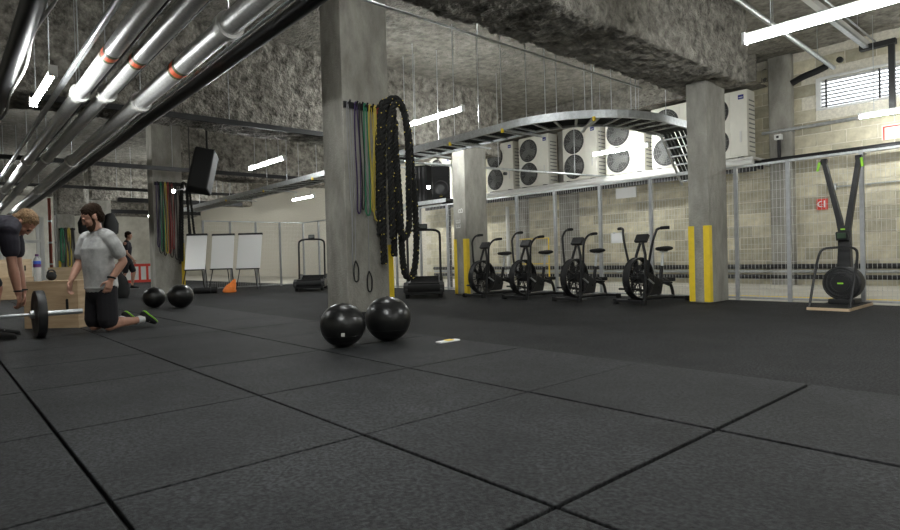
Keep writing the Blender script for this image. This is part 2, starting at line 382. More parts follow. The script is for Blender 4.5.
ypipe('silver pipe running to the louvred window past the big lumpy beam', -1.92, 5, 12.3, 3.72, .035, galv, -.2, (7.4, 11.9))
ypipe('thin grey conduit on the ceiling above the brightest strip lamp', -1.55, 7, 12.4, 4.02, .014, galv)
ypipe('thin pale conduit following the left lower edge of big lumpy beam', -3.22, 2.5, 8.0, 2.90, .011, galv)
ypipe('silver sprinkler pipe crossing in front of the outdoor units', -7.25, 6.6, 12.2, 2.36, .022, galv, .9, (9.6,))
t = thing('cable_trunking', 'white ceiling trunking leading to the louvred window with drop post', 'trunking')
MB().b2(-1.66, -1.58, 6.5, 12.2, 3.9, 3.98).build('trunking_run', white_p, t)
MB().b2(-1.64, -1.57, 9.9, 12.1, 3.86, 3.90).build('trunking_cover', galv, t)
MB().b2(-1.32, -1.24, 12.1, 12.18, 2.75, 3.9).build('drop_post', steel_dark, t)
MB().b2(-1.7, -1.22, 12.08, 12.2, 3.84, 3.92).build('corner_piece', steel_dark, t)
t = thing('flexible_duct', 'short black flexible hose hanging from the ceiling pipe beside the window', 'hose')
MB().tube(catmull([(-2.16, 12.1, 3.72), (-2.3, 12.05, 3.66), (-2.5, 12.0, 3.60), (-2.66, 11.95, 3.52)]), .055, 10).build('hose_body', matte_blk, t, smooth=True)
# ------------------------------------------------------------------ strip lamps
def lamp(label, x0, x1, y, z, drop=True, rz=0, m=None):
    t = thing('strip_lamp', label, 'lamp', ((x0+x1)/2, y, z), rz, 'fluorescent strip lamps'); L = (x1-x0)/2
    MB().b2(-L, L, -.016, .016, .030, .062).build('housing', white_p, t, bevel=.006)
    MB().prism([(.028*math.cos(a), .004+.028*math.sin(a)) for a in [math.pi/2+2*math.pi*(i+.5)/12 for i in range(12)]], -L+.02, L-.02, 'x').build('diffuser', m or lampm, t, smooth=True)
    for s in (-1, 1):
        MB().b2(s*L-.012, s*L+.012, -.034, .034, -.03, .066).build('end_cap', white_p, t)
        if drop: MB().cyl((s*L*.7, 0, .07), (s*L*.7, 0, ZS-z), .005, n=6).build('suspension_rod', galv, t)
    return t
lamp('long bright strip lamp at the upper right corner beside the big beam', -1.0, .35, 5.80, 2.40)
lamp('strip lamp hanging just right of the tall column above the cable tray', -7.16, -5.75, 7.05, 3.0)
lamp('strip lamp hanging left of the tall column above the flip charts', -10.73, -9.2, 5.7, 2.6)
lamp('strip lamp glowing in front of the outdoor units under the cable tray', -6.21, -4.95, 11.2, 2.74, m=lampm2)
lamp('strip lamp at the right edge in front of block wall under window', -1.60, -.3, 11.6, 2.68, m=lampm2)
lamp('strip lamp at the upper left between black pipe and silver pipes', -6.47, -5.17, 1.57, 2.4, m=lampm2)
lamp('small strip lamp at the left edge behind the bending man', -14.6, -13.1, 1.72, 2.7)
lamp('far strip lamp right of the man in dark clothes', -20.3, -18.8, 7.0, 2.7)
lamp('farthest strip lamp above the red barrier', -25.5, -24.0, 7.6, 2.7)
lamp('far strip lamp behind the running machine by the fence corner', -12.6, -11.1, 11.3, 2.7)
lamp('far strip lamp over the white squat rack', -23, -21.5, 2.4, 2.7)
lamp('added strip lamp lighting the wall behind the fence corner left of the running machine', -17.0, -15.6, 9.8, 2.7)  # added to light the wall beyond the fence
lamp('added strip lamp brightening the far end wall', -31, -29.5, 6.6, 2.7)  # extra lamp put in to brighten the far wall
lamp('added strip lamp brightening the far end wall, left of the farthest column', -31.5, -30, 3.0, 2.7)  # second extra lamp for a brighter far end
lamp('added strip lamp out of view above the near mats, lighting the pipes', -1.6, -.25, 1.57, 2.4)  # unseen lamp added to light the pipe undersides
lamp('added strip lamp out of view between tall column and big beam, lighting the column top', -4.45, -3.15, 4.0, 3.62, m=lampm2)  # unseen lamp added to brighten the column top and the bay
lamp('added fill strip lamp out of view to the right of the camera', 2.4, 3.75, 4.2, 2.4)  # unseen lamp added as fill for the near column and pipes
lamp('added fill strip lamp out of view behind the camera', 2.4, 3.75, 1.57, 2.4)  # unseen lamp added as fill from the camera side
# ------------------------------------------------------------------ cable tray with a curved bend
tray = thing('cable_tray', 'galvanised ladder cable tray curving round above the exercise bikes', 'cable tray')
TZ = 2.47
near = [Vector((x, lerp(6.70, 7.0, (-4.5-x)/15), TZ)) for x in [-19.5, -16, -12, -9, -7, -5.6, -4.5]]
W = .52
bend_c = Vector((-4.45, 8.16, TZ))
def tray_pt(s, off):
    """s in metres along the near rail from x=-19.5; off = distance to the left of the near rail"""
    L1 = 15.05; R = 1.46; LB = R*math.pi/2
    if s < L1:
        x = -19.5+s; return Vector((x, lerp(7.0, 6.70, s/L1)+off, TZ))
    if s < L1+LB:
        a = (s-L1)/R; return bend_c+Vector((math.sin(a)*(R-off), -math.cos(a)*(R-off), 0))
    return bend_c+Vector((R-off, s-L1-LB, 0))
SMAX = 15.05+1.46*math.pi/2+.75
def rail(off, s1, name='side_rail'):
    mb = MB(); R = []
    k = 0; ss = [0, 5, 10, 13, 15.05]+[15.05+1.46*math.pi/2*i/14 for i in range(1, 15)]+[s1]
    for s in ss:
        p = tray_pt(s, off); q = tray_pt(s+.01, off); d = (q-p).normalized(); n = Vector((-d.y, d.x, 0))
        R.append([p+n*.006+Vector((0, 0, .05)), p-n*.006+Vector((0, 0, .05)), p-n*.006+Vector((0, 0, -.05)), p+n*.03+Vector((0, 0, -.05)), p+n*.03+Vector((0, 0, -.044)), p+n*.006+Vector((0, 0, -.044))])
    return mb.rings(R).build(name, galv, tray)
rail(0, SMAX); rail(W, SMAX)
s = .1
while s < SMAX:
    a = tray_pt(s, .0); b = tray_pt(s, W); d = (b-a).normalized(); ang = math.atan2(d.y, d.x)
    MB().box((a+b)/2+Vector((0, 0, -.036)), (W, .035, .02), Matrix.Rotation(ang, 3, 'Z')).build('rung', galv, tray)
    s += .30
for s in [2, 4.5, 7, 9.5, 11.6, 12.9, 13.9, 14.9, 15.6, 16.2, 16.8, 17.4]:
    for off in (0, W):
        p = tray_pt(s, off); MB().cyl(p, (p.x, p.y, ZS), .006, n=6).build('hanger_rod', galv, tray)
for s in [4.5, 7, 9.5, 11.6, 12.9, 13.9, 15.0, 16.2]:
    a = tray_pt(s, -.1); b = tray_pt(s, W+.25); d = (b-a).normalized(); ang = math.atan2(d.y, d.x)
    MB().box((a+b)/2+Vector((0, 0, -.068)), ((b-a).length, .04, .022), Matrix.Rotation(ang, 3, 'Z')).build('trapeze_bar', galv, tray)
    MB().box(a+Vector((0, 0, -.085)), (.03, .03, .055)).build('yellow_end_cap', yellow, tray)
# sloping ladder section going down behind the fence
e0 = tray_pt(SMAX, 0); e1 = tray_pt(SMAX, W)
for e in (e0, e1):
    MB().tube([e, e+Vector((0, .12, -.05)), e+Vector((0, .75, -.75))], .02, 4).build('side_rail', galv, tray)
for i in range(6):
    c = (e0+e1)/2+Vector((0, .12+.63*(i+.5)/6, -.05-.70*(i+.5)/6)); MB().box(c, (W, .03, .02)).build('rung', galv, tray)
cb = thing('cable_bundle', 'dark cables lying along the ladder cable tray', 'cables')
for off in (.07, .14, .2, .27, .34, .4, .46):
    pts = [tray_pt(s*.4, off+.012*math.sin(s*.9+off*40))+Vector((0, 0, -.008)) for s in range(int(SMAX/.4)+1)]
    pts += [e0+Vector((-off, .12, -.02)), e0+Vector((-off, .75, -.70))]
    MB().tube(pts, .024, 6).build('cable', mat('cable_sheath', (.035, .040, .037), .6), cb, smooth=True)
# ------------------------------------------------------------------ mesh fence
fence = thing('mesh_fence', 'galvanised weld mesh fence with posts in front of block wall', 'fence', (0, 0, 0))
FH = 1.79
posts = [-14.5, -13.6, -12.7, -11.8, -10.9, -10.0, -9.1, -8.2, -7.2, -6.26, -5.38, -4.47, -3.58, -2.34, -1.70, -.92, -.1, .8]
pm = MB().b2(-.022, .022, -.022, .022, 0, FH).mesh('post'); pm.materials.append(galv_mat)
def fpost(x, y):
    o = bpy.data.objects.new('post', pm); COL.objects.link(o); o.location = (x, y, 0); o.parent = fence
for x in posts: fpost(x, YF)
ys = [8.1, 7.4, 6.7, 6.0]
for y in ys: fpost(-14.5, y)
def panel(p0, p1):
    d = Vector((p1[0]-p0[0], p1[1]-p0[1], 0)); L = d.length; d.normalize(); ang = math.atan2(d.y, d.x); rot = Matrix.Rotation(ang, 3, 'Z'); o = Vector((p0[0], p0[1], 0))
    mb = MB(); n = int(L/.045)
    for i in range(1, n): mb.box(o+d*(L*i/n)+Vector((0, 0, FH/2)), (.0032, .0032, FH-.06))
    k = 0
    for z in [.05+.115*j for j in range(16)]: mb.box(o+d*L/2+Vector((0, 0, z)), (L, .0035, .0035), rot)
    q = mb.build('mesh_panel', wire_m, fence); q['kind'] = 'stuff'
    MB().box(o+d*L/2+Vector((0, 0, FH-.012)), (L, .04, .028), rot).build('top_rail', galv, fence)
    MB().box(o+d*L/2+Vector((0, 0, .035)), (L, .03, .02), rot).build('bottom_rail', galv_mat, fence)
for a, b in zip(posts[:-1], posts[1:]):
    panel((a, YF), (b, YF))
for a, b in zip([YF]+ys[:-1], ys): panel((-14.5, a), (-14.5, b))
# ------------------------------------------------------------------ outdoor units on the wall
def ac_unit(label, x0, x1, z0, z1):
    y0 = 12.0; t = thing('condenser_unit', label, 'air conditioner', ((x0+x1)/2, y0+.18, z0), 0, 'outdoor condenser units on the wall')
    hw = (x1-x0)/2; H = z1-z0
    MB().b2(-hw, hw, -.165, .18, .03, H).build('casing', acw, t, bevel=.012)
    MB().b2(-hw+.01, -hw+.63, -.178, -.16, .06, H-.03).build('fan_panel', acw, t, bevel=.008)
    MB().b2(-hw+.63, hw-.005, -.176, -.16, .06, H-.03).build('service_panel', acw, t, bevel=.006)
    for k in (0, 1):
        c = Vector((-hw+.325, -.178, H*(.27+.46*k))); R = .282
        f = MB().lathe([(0, .0), (R, .0), (R, -.006), (R-.012, -.012), (R-.012, -.003), (0, -.003)], c, (0, 1, 0), 32).build('fan_recess', fan_dark, t, smooth=True)
        bl = MB()
        for i in range(3):
            a = i*2*math.pi/3+.4*k; rot = Matrix.Rotation(a, 3, 'Y') @ Matrix.Rotation(.35, 3, 'X')
            bl.box(c+Matrix.Rotation(a, 3, 'Y') @ Vector((.13, -.008, 0)), (.20, .006, .15), Matrix.Rotation(a, 3, 'Y'))
        bl.cyl(c+Vector((0, -.004, 0)), c+Vector((0, -.018, 0)), .055, n=16); bl.build('fan_blade_wheel', mat('fan_blades', (.13, .13, .125), .6), t)
        gr = MB()
        for rr in [.06+.045*i for i in range(5)]:
            gr.tube(arc(c+Vector((0, -.026, 0)), (1, 0, 0), (0, 0, 1), rr, 0, 2*math.pi, 24)[:-1], .0028, 4, closed=True)
        for i in range(6):
            a = i*math.pi/6+.1; d = Vector((math.cos(a), 0, math.sin(a)))
            gr.cyl(c+Vector((0, -.026, 0))-d*R, c+Vector((0, -.026, 0))+d*R, .0035, n=4)
        gr.build('fan_grille', grey_g, t)
    MB().b2(hw-.16, hw-.06, -.180, -.174, H-.17, H-.09).build('badge', blue_l, t)
    MB().b2(hw-.145, hw-.075, -.182, -.178, H-.145, H-.13).build('badge_mark', white_p, t)
    MB().b2(hw-.14, hw-.11, -.185, -.17, .30, .5).build('handle', white_ring, t)
    for i in range(12): MB().b2(hw-.002, hw+.008, -.1, .14, .12+i*(H-.24)/12, .14+i*(H-.24)/12).build('side_louvre', grey_g, t)
    for s in (-1, 1): MB().b2(s*hw*.7-.04, s*hw*.7+.04, -.18, .18, 0, .03).build('foot', steel_dark, t)
    return t
ac_unit('cream condenser unit partly hidden behind the loudspeaker and tray', -12.55, -11.6, 2.36, 3.62)
ac_unit('cream twin fan condenser unit nearest right of the column behind first bike', -10.16, -9.2, 2.36, 3.62)
ac_unit('cream twin fan condenser unit above the second exercise bike, second along the shelf', -9.0, -8.05, 2.36, 3.62)
ac_unit('cream twin fan condenser unit left of the glowing strip lamp', -7.62, -6.67, 2.36, 3.62)
ac_unit('cream twin fan condenser unit right behind the glowing strip lamp', -6.45, -5.5, 2.36, 3.62)
ac_unit('cream twin fan condenser unit just left of yellow guarded column', -5.34, -4.41, 2.36, 3.62)
ac_unit('cream twin fan condenser unit right of yellow guarded column, last in row', -4.36, -3.42, 2.36, 3.62)
t = thing('equipment_shelf', 'pale steel shelf and trunking carrying the outdoor units', 'shelf')
MB().cyl((-12.8, 11.92, 2.26), (-3.3, 11.92, 2.26), .055, n=16).build('white_trunking', white_p, t, smooth=True)
MB().b2(-12.8, -3.3, 11.9, YW, 2.315, 2.357).build('shelf_plate', white_ring, t)
MB().b2(-12.8, -3.3, 12.0, 12.06, 2.1, 2.18).build('dark_channel', steel_dark, t)
for i in range(11): MB().b2(-12.6+i*.92-.02, -12.6+i*.92+.02, 11.95, YW, 2.18, 2.31).build('bracket', steel_dark, t)
def wpipe(label, x0, x1, y, z, r, m, group='pipes along the block wall', clips=1.5):
    t = thing('wall_pipe', label, 'pipe', (0, 0, 0), 0, group)
    MB().cyl((x0, y, z), (x1, y, z), r, n=16).build('pipe_run', m, t, smooth=True)
    k = x0+.5
    while k < x1: MB().b2(k-.02, k+.02, y-r*.6, YW, z-r-.012, z-r).build('pipe_clip', galv, t); k += clips
wpipe('black pipe along block wall above the fence at right', -3.75, 1, 12.32, 2.28, .05, blackm)
wpipe('silver conduit on the block wall ending at the right lamp', -3.34, .5, 12.46, 2.83, .03, galv)
wpipe('upper black pipe low along the block wall behind fence', -13, 1, 12.46, .34, .045, blackm)
wpipe('pale pipe low along the block wall between two black ones', -13, 1, 12.48, .25, .028, galv)
wpipe('lower black pipe low along the block wall behind fence', -13, 1, 12.48, .15, .04, blackm)
wpipe('thin grey cable conduit on block wall behind ski machine', -2.2, 1, 12.55, 1.72, .014, galv)
t = thing('junction_box', 'small grey junction box on the wall left of ski machine', 'box'); MB().b2(-2.30, -2.18, 12.52, YW, 1.66, 1.78).build('box_body', galv, t, bevel=.01); MB().b2(-2.28, -2.20, 12.51, 12.53, 1.68, 1.76).build('lid', white_ring, t)
t = thing('socket_box', 'small pale socket box on the pilaster near the window', 'box'); MB().b2(-3.10, -2.98, 12.36, 12.46, 2.66, 2.76).build('box_body', white_p, t, bevel=.008); MB().b2(-3.06, -3.02, 12.352, 12.365, 2.69, 2.73).build('socket', blackp, t); MB().b2(-3.06, -3.02, 12.40, 12.46, 2.3, 2.66).build('cable_drop', steel_dark, t)
t = thing('wall_sign', 'small red fire hose sign with white symbol on block wall', 'sign'); MB().b2(-2.49, -2.32, 12.565, 12.588, 1.34, 1.53).build('plate', redsign, t)
MB().tube(arc((-2.42, 12.562, 1.44), (1, 0, 0), (0, 0, 1), .045, 1.2, 5.2, 12), .010, 5).b2(-2.375, -2.355, 12.558, 12.566, 1.38, 1.50).build('symbol', paper, t)
t = thing('notice_sheet', 'blank white notice on the fence between third and fourth bikes', 'notice'); MB().b2(-4.25, -4.02, 8.780, 8.790, .83, .99).build('sheet', paper, t); MB().b2(-4.22, -4.18, 8.776, 8.80, .98, 1.0).b2(-4.09, -4.05, 8.776, 8.80, .98, 1.0).build('clip', galv, t)
t = thing('notice_sheet', 'pale notice high on the fence above the fourth bike', 'notice'); MB().b2(-4.15, -3.8, 8.78, 8.79, 1.52, 1.68).build('sheet', white_ring, t); MB().b2(-4.0, -3.96, 8.776, 8.80, 1.67, 1.69).build('clip', galv, t)
t = thing('yellow_barrier', 'thin yellow tubular barrier frame behind fence at second bike', 'barrier')
MB().tube([(-9.1, 12.0, .45), (-9.1, 12.0, 1.08), (-8.1, 12.0, 1.08)], .018, 6).build('frame_tube', yellow, t); MB().tube([(-9.1, 12.0, .45), (-8.1, 12.0, .45), (-8.1, 12, 1.08)], .018, 6).build('frame_tube', yellow, t)
for x in (-9.1, -8.1): MB().cyl((x, 12, 0), (x, 12, .45), .018, n=6).build('leg', yellow, t)
t = thing('downpipe', 'white downpipe on the wall behind second exercise bike', 'pipe'); MB().cyl((-9.9, 12.5, 0), (-9.9, 12.5, 2.0), .05, n=14).build('pipe_run', white_p, t, smooth=True); MB().cyl((-9.9, 12.5, 1.2), (-9.9, 12.5, 1.26), .058, n=14).build('collar', white_p, t, smooth=True)
t = thing('lane_marking', 'faded yellow line on the lane floor behind ski machine', 'marking'); MB().b2(-3.0, .5, 9.5, 9.62, .004, .006).build('paint_line', yellow, t)
t = thing('fire_hose_frame', 'white panel with red outline on wall under the right lamp', 'sign'); MB().b2(-1.52, -.6, 12.575, 12.588, 2.42, 2.66).build('panel', acw, t); MB().b2(-1.50, -.6, 12.57, 12.576, 2.62, 2.64).b2(-1.50, -1.48, 12.57, 12.576, 2.42, 2.64).build('red_outline', redsign, t)
# ------------------------------------------------------------------ balls
def ball(label, x, y, r=.168, letter=False):
    t = thing('slam_ball', label, 'ball', (x, y, .022), random.random()*6, 'black slam balls')
    b = MB().ell((0, 0, r*.97), (r, r, r*.97), n=32, m=20).build('ball_body', blackgl, t, smooth=True, angle=180)
    tr = MB()
    for k in (-.75, -.45, .45, .75): tr.tube(arc((0, 0, r*.97+r*.97*k), (1, 0, 0), (0, 1, 0), r*math.sqrt(1-k*k)*.995, 0, 2*math.pi, 32)[:-1], .0025, 4, closed=True)
    tr.build('moulded_ring', blackgl, t, smooth=True)
    MB().cyl((0, 0, r*1.93), (0, 0, r*1.95), .012, n=10).build('valve', blackp, t)
    return t
b = ball('left of the two shiny black slam balls before the tall column', -2.90, 3.05, .172)
m = MB().box((0, 0, 0), (.026, .003, .028)).build('white_print', white_ring, b); m.rotation_euler = (0, 0, 0)
b = ball('right of the two shiny black slam balls before the tall column', -2.88, 3.46, .185)
ball('left of the two black slam balls beside kneeling man', -8.85, 3.30, .165); ball('right of the two black slam balls beside kneeling man', -8.42, 3.56, .185)
b0 = [o for o in bpy.data.objects if o.name == 'white_print'][0]
# print faces the camera side of the near ball
b0.parent.rotation_euler = (0, 0, 0); d = Vector((1.0+2.9, .7-3.05, 0)).normalized(); d = Vector((d.x, d.y, -.35)).normalized()
b0.location = Vector((0, 0, .167))+d*.170; b0.rotation_euler = d.to_track_quat('-Y', 'Z').to_euler()
t = thing('marker_strip', 'small white and yellow floor marker lying on the rubber', 'marker', (-2.45, 3.72, .02)); MB().b2(-.03, .03, -.10, .10, .004, .014).build('white_strip', paper, t); MB().b2(-.025, .025, -.02, .04, .013, .019).build('yellow_patch', yellow, t)
# ------------------------------------------------------------------ exercise bikes
def make_bike(name, label, x, y, rz, grips_out=False):
    t = thing(name, label, 'exercise bike', (x, y, 0), rz, 'black fan exercise bikes along the fence')
    wc = Vector((0, -.22, .335)); R = .265
    cage = MB()
    for sx in (-.042, .042):
        cage.tube(arc(wc+Vector((sx, 0, 0)), (0, 1, 0), (0, 0, 1), R, 0, 2*math.pi, 40)[:-1], .013, 6, closed=True)
        for rr in (.09, .18): cage.tube(arc(wc+Vector((sx*1.15, 0, 0)), (0, 1, 0), (0, 0, 1), rr, 0, 2*math.pi, 28)[:-1], .004, 4, closed=True)
        for i in range(20):
            a = 2*math.pi*i/20; e = Vector((0, math.cos(a), math.sin(a))); cage.cyl(wc+Vector((sx*1.15, 0, 0))+e*.06, wc+Vector((sx, 0, 0))+e*R, .0035, n=4)
    cage.build('fan_cage', blackm, t, smooth=True)
    MB().rings([arc(wc+Vector((sx, 0, 0)), (0, 1, 0), (0, 0, 1), rr, 0, 2*math.pi, 40)[:-1] for sx, rr in ((-.030, R+.003), (.030, R+.003), (.030, R-.006), (-.030, R-.006))], closed=True).build('wheel_band', blackp, t, smooth=True)
    fan = MB()
    for i in range(8):
        a = 2*math.pi*i/8+.2; e = Vector((0, math.cos(a), math.sin(a))); fan.box(wc+e*.15, (.045, .16, .006), Matrix.Rotation(a, 3, 'X') @ Matrix.Rotation(.5, 3, 'Y'))
    fan.build('fan_blades', steel_dark, t)
    MB().cyl(wc+Vector((-.085, 0, 0)), wc+Vector((.085, 0, 0)), .065, n=20).build('hub', blackp, t, smooth=True)
    for yy in (-.42, .56): 
        MB().b2(-.22, .22, yy-.025, yy+.025, .02, .06).build('foot_bar', blackm, t, bevel=.006)
        for s in (-1, 1): MB().b2(s*.22-.025, s*.22+.025, yy-.032, yy+.032, 0, .065).build('foot_cap', matte_blk, t, bevel=.006)
    MB().tube([(0, -.43, .05), (0, .1, .06), (0, .57, .05)], .026, 8).build('base_beam', blackm, t, smooth=True)
    for s in (-1, 1): MB().tube([(s*.10, -.24, .05), (s*.10, -.21, .33), (s*.07, -.16, .64), (s*.02, -.14, .80)], .019, 8).build('fork_tube', blackm, t, smooth=True)
    MB().prism([(-.06, .09), (.22, .10), (.26, .22), (.16, .33), (-.02, .40), (-.10, .36)], -.045, .045, 'x').build('chain_cover', blackp, t, bevel=.015)
    MB().tube([(0, -.12, .38), (0, .08, .33), (0, .30, .27), (0, .46, .22)], .026, 8).build('main_tube', blackm, t, smooth=True)
    MB().tube(catmull([(0, .33, .30), (0, .44, .27), (0, .52, .17), (0, .555, .05)]), .022, 8).build('rear_support', blackm, t, smooth=True)
    MB().tube([(0, .24, .22), (0, .305, .48)], .024, 8).build('seat_tube', blackm, t, smooth=True)
    MB().cyl((0, .30, .46), (0, .335, .67), .017, n=10).build('seat_post', galv, t, smooth=True)
    MB().b2(-.02, .02, .28, .43, .665, .69).build('seat_slider', galv, t)
    MB().loft([((0, .20, .718), .028, .022), ((0, .28, .716), .045, .030), ((0, .36, .716), .09, .036), ((0, .43, .722), .098, .032)], (1, 0, 0)).build('saddle', matte_blk, t, smooth=True)
    MB().box((0, -.13, .86), (.19, .05, .12), Euler((-.6, 0, 0)).to_matrix()).build('console', blackp, t, bevel=.012)
    MB().box((0, -.108, .876), (.13, .004, .07), Euler((-.6, 0, 0)).to_matrix()).build('screen', mat('lcd', (.05, .06, .05), .3), t)
    for s in (-1, 1):
        dy = -.05 if s < 0 else .03; dz = .03 if s < 0 else -.05
        if grips_out: P = [(s*.125, -.20, .33), (s*.15, -.21, .50), (s*.22, -.21, .80), (s*.255, -.19, .93), (s*.27, -.17, .985+dz*.3), (s*.33, -.14, 1.0+dz*.3), (s*.40, -.10, 1.0+dz*.3)]
        else: P = [(s*.125, -.20, .33), (s*.135, -.22+dy, .55), (s*.15, -.23+dy, .80+dz), (s*.16, -.22+dy, .90+dz), (s*.17, -.14+dy, .985+dz), (s*.18, -.04+dy, 1.01+dz), (s*.185, .05+dy, 1.015+dz)]
        c = catmull(P, 5); h = MB().tube(c, .016, 8).build('handle_arm', blackm, t, smooth=True)
        MB().tube(c[-8:], .021, 8).build('grip', matte_blk, h, smooth=True)
        MB().cyl((s*.125, -.19, .33), (s*.125, -.07, .26), .012, n=8).build('linkage', galv, t, smooth=True)
        MB().cyl((s*.07, .12, .21), (s*.075, .12+s*.11, .21+s*.05), .014, n=8).build('crank_arm', steel_dark, t)
        MB().box((s*.13, .12+s*.11, .21+s*.05), (.10, .09, .025)).build('pedal', matte_blk, t, bevel=.005)
        MB().cyl((s*.02, -.42, .2), (s*.16, -.42, .2), .014, n=8).build('foot_peg', blackm, t)
    MB().b2(-.02, .02, -.49, -.40, .17, .23).build('peg_mount', blackm, t)
    MB().box((.0, .47, .29), (.16, .06, .05)).build('rear_bracket', matte_blk, t, bevel=.01)
    return t
make_bike('exercise_bike', 'black fan exercise bike beside column, first of the four', -6.02, 7.86, 0)
make_bike('exercise_bike', 'black fan exercise bike second from the column, with raised seat', -5.13, 7.88, 0)
make_bike('exercise_bike', 'black fan exercise bike third from the column, left of white notice', -4.16, 7.90, 0)
make_bike('exercise_bike', 'black fan exercise bike fourth in row with grips spread wide', -3.14, 7.94, -.10, True)
# ------------------------------------------------------------------ running machines
def treadmill(label, x, y, rz):
    t = thing('treadmill', label, 'treadmill', (x, y, 0), rz, 'black running machines by the fence')
    prof = [(-.72, .10), (-.70, .22), (-.55, .27), (-.25, .25), (.1, .24), (.45, .28), (.70, .36), (.78, .30), (.75, .12), (.4, .07), (-.4, .07)]
    for s in (-1, 1): MB().prism(prof, s*.30-.045, s*.30+.045, 'x').build('side_cover', blackp, t, bevel=.02)
    bt = MB()
    for i in range(30):
        u = i/29; yy = -.68+1.38*u; z = .235+.10*(2*u-1)**2*(1 if u > .5 else .3)-.02; bt.box((0, yy, z), (.52, .040, .03))
    bt.build('slatted_belt', matte_blk, t)
    MB().cyl((-.27, -.69, .165), (.27, -.69, .165), .075, n=20).build('rear_roller', matte_blk, t, smooth=True)
    MB().b2(-.32, .32, -.74, -.60, .07, .16).build('rear_cover', blackp, t, bevel=.02)
    for s in (-1, 1):
        for yy in (-.62, .62): MB().cyl((s*.28, yy, 0), (s*.28, yy, .09), .035, n=12).build('foot', matte_blk, t, smooth=True)
    pts = catmull([(-.30, .25, .25), (-.30, .30, .70), (-.30, .36, 1.08), (-.27, .37, 1.16), (-.18, .375, 1.195), (0, .375, 1.20), (.18, .375, 1.195), (.27, .37, 1.16), (.30, .36, 1.08), (.30, .30, .70), (.30, .25, .25)], 5)
    MB().tube(pts, .022, 8).build('handrail', blackm, t, smooth=True)
    MB().box((0, .37, 1.26), (.15, .04, .10), Euler((-.3, 0, 0)).to_matrix()).build('console', blackp, t, bevel=.01); MB().box((0, .347, 1.262), (.11, .004, .06), Euler((-.3, 0, 0)).to_matrix()).build('screen', MATS['lcd'], t)
    return t
treadmill('black curved running machine right of the tall column below loudspeaker', -7.2, 7.35, math.radians(50)); treadmill('black curved running machine left of tall column by fence corner', -11.55, 7.45, math.radians(57))
# ------------------------------------------------------------------ ski machine
sk = thing('ski_machine', 'black ski machine with tall forked mast on plywood edged base', 'exercise machine', (-1.02, 8.32, 0), 0)
MB().b2(-.20, .20, -.46, .46, 0, .030).build('base_board', ply2, sk); MB().b2(-.19, .19, -.45, .45, .030, .034).build('base_mat', matte_blk, sk)
MB().lathe([(0, -.10), (.15, -.10), (.19, -.075), (.195, 0), (.19, .08), (0, .09)], (0, .12, .27), (0, 1, 0), 40).build('flywheel_housing', blackp, sk, smooth=True)
hs = MB()
for rr in (.17, .14, .10): hs.tube(arc((0, .018, .27), (1, 0, 0), (0, 0, 1), rr, 0, 2*math.pi, 36)[:-1], .006, 5, closed=True)
for i in range(36):
    a = 2*math.pi*i/36; hs.cyl((math.cos(a)*.105, .018, .27+math.sin(a)*.105), (math.cos(a)*.165, .02, .27+math.sin(a)*.165), .003, n=4)
hs.build('vent_ring', steel_dark, sk); MB().cyl((0, .005, .27), (0, .02, .27), .09, n=28).build('hub_cap', blackm, sk, smooth=True)
MB().b2(-.028, .028, -.002, .006, .262, .278).build('lime_badge', lime, sk)
MB().b2(-.13, .13, .02, .3, .034, .09).build('foot_block', blackm, sk, bevel=.01)
MB().rings([[Vector((-w_, y0_, z)), Vector((w_, y0_, z)), Vector((w_, .25, z)), Vector((-w_, .25, z))] for w_, y0_, z in ((.075, .13, .3), (.062, .15, .62), (.058, .16, .92))]).build('mast', blackm, sk, bevel=.008)
for s, tx in ((-1, -.19), (1, .15)):
    MB().rings([[Vector((cx-w_, .16, z)), Vector((cx+w_, .16, z)), Vector((cx+w_, .235, z)), Vector((cx-w_, .235, z))] for cx, w_, z in ((s*.03, .03, .86), (s*.05, .029, 1.0), (tx, .022, 1.66))]).build('fork_arm', blackm, sk, bevel=.005)
    MB().cyl((tx-.03, .19, 1.67), (tx+.03, .19, 1.67), .032, n=14).build('pulley', blackm, sk, smooth=True)
    MB().tube([(tx+s*.035, .14, 1.66), (tx+s*.05, .12, 1.56)], .014, 8).build('lime_grip', lime, sk, smooth=True); MB().cyl((tx+s*.02, .16, 1.68), (tx+s*.035, .14, 1.66), .004, n=6).build('cord', matte_blk, sk)
MB().box((0, .10, .80), (.12, .05, .10), Euler((.25, 0, 0)).to_matrix()).build('monitor', blackp, sk, bevel=.012); MB().box((0, .07, .805), (.085, .006, .06), Euler((.25, 0, 0)).to_matrix()).build('screen', mat('lcd2', (.05, .08, .05), .3), sk)
MB().b2(-.02, .02, .12, .135, .87, .885).build('lime_light', lime, sk)
MB().tube(catmull([(-.19, -.40, .03), (-.19, -.22, .35), (-.185, -.08, .58), (-.15, -.04, .655), (-.06, -.03, .67), (.06, -.03, .67), (.15, -.04, .655), (.185, -.08, .58), (.19, -.22, .35), (.19, -.40, .03)], 6), .014, 8).build('floor_stand_hoop', blackm, sk, smooth=True)
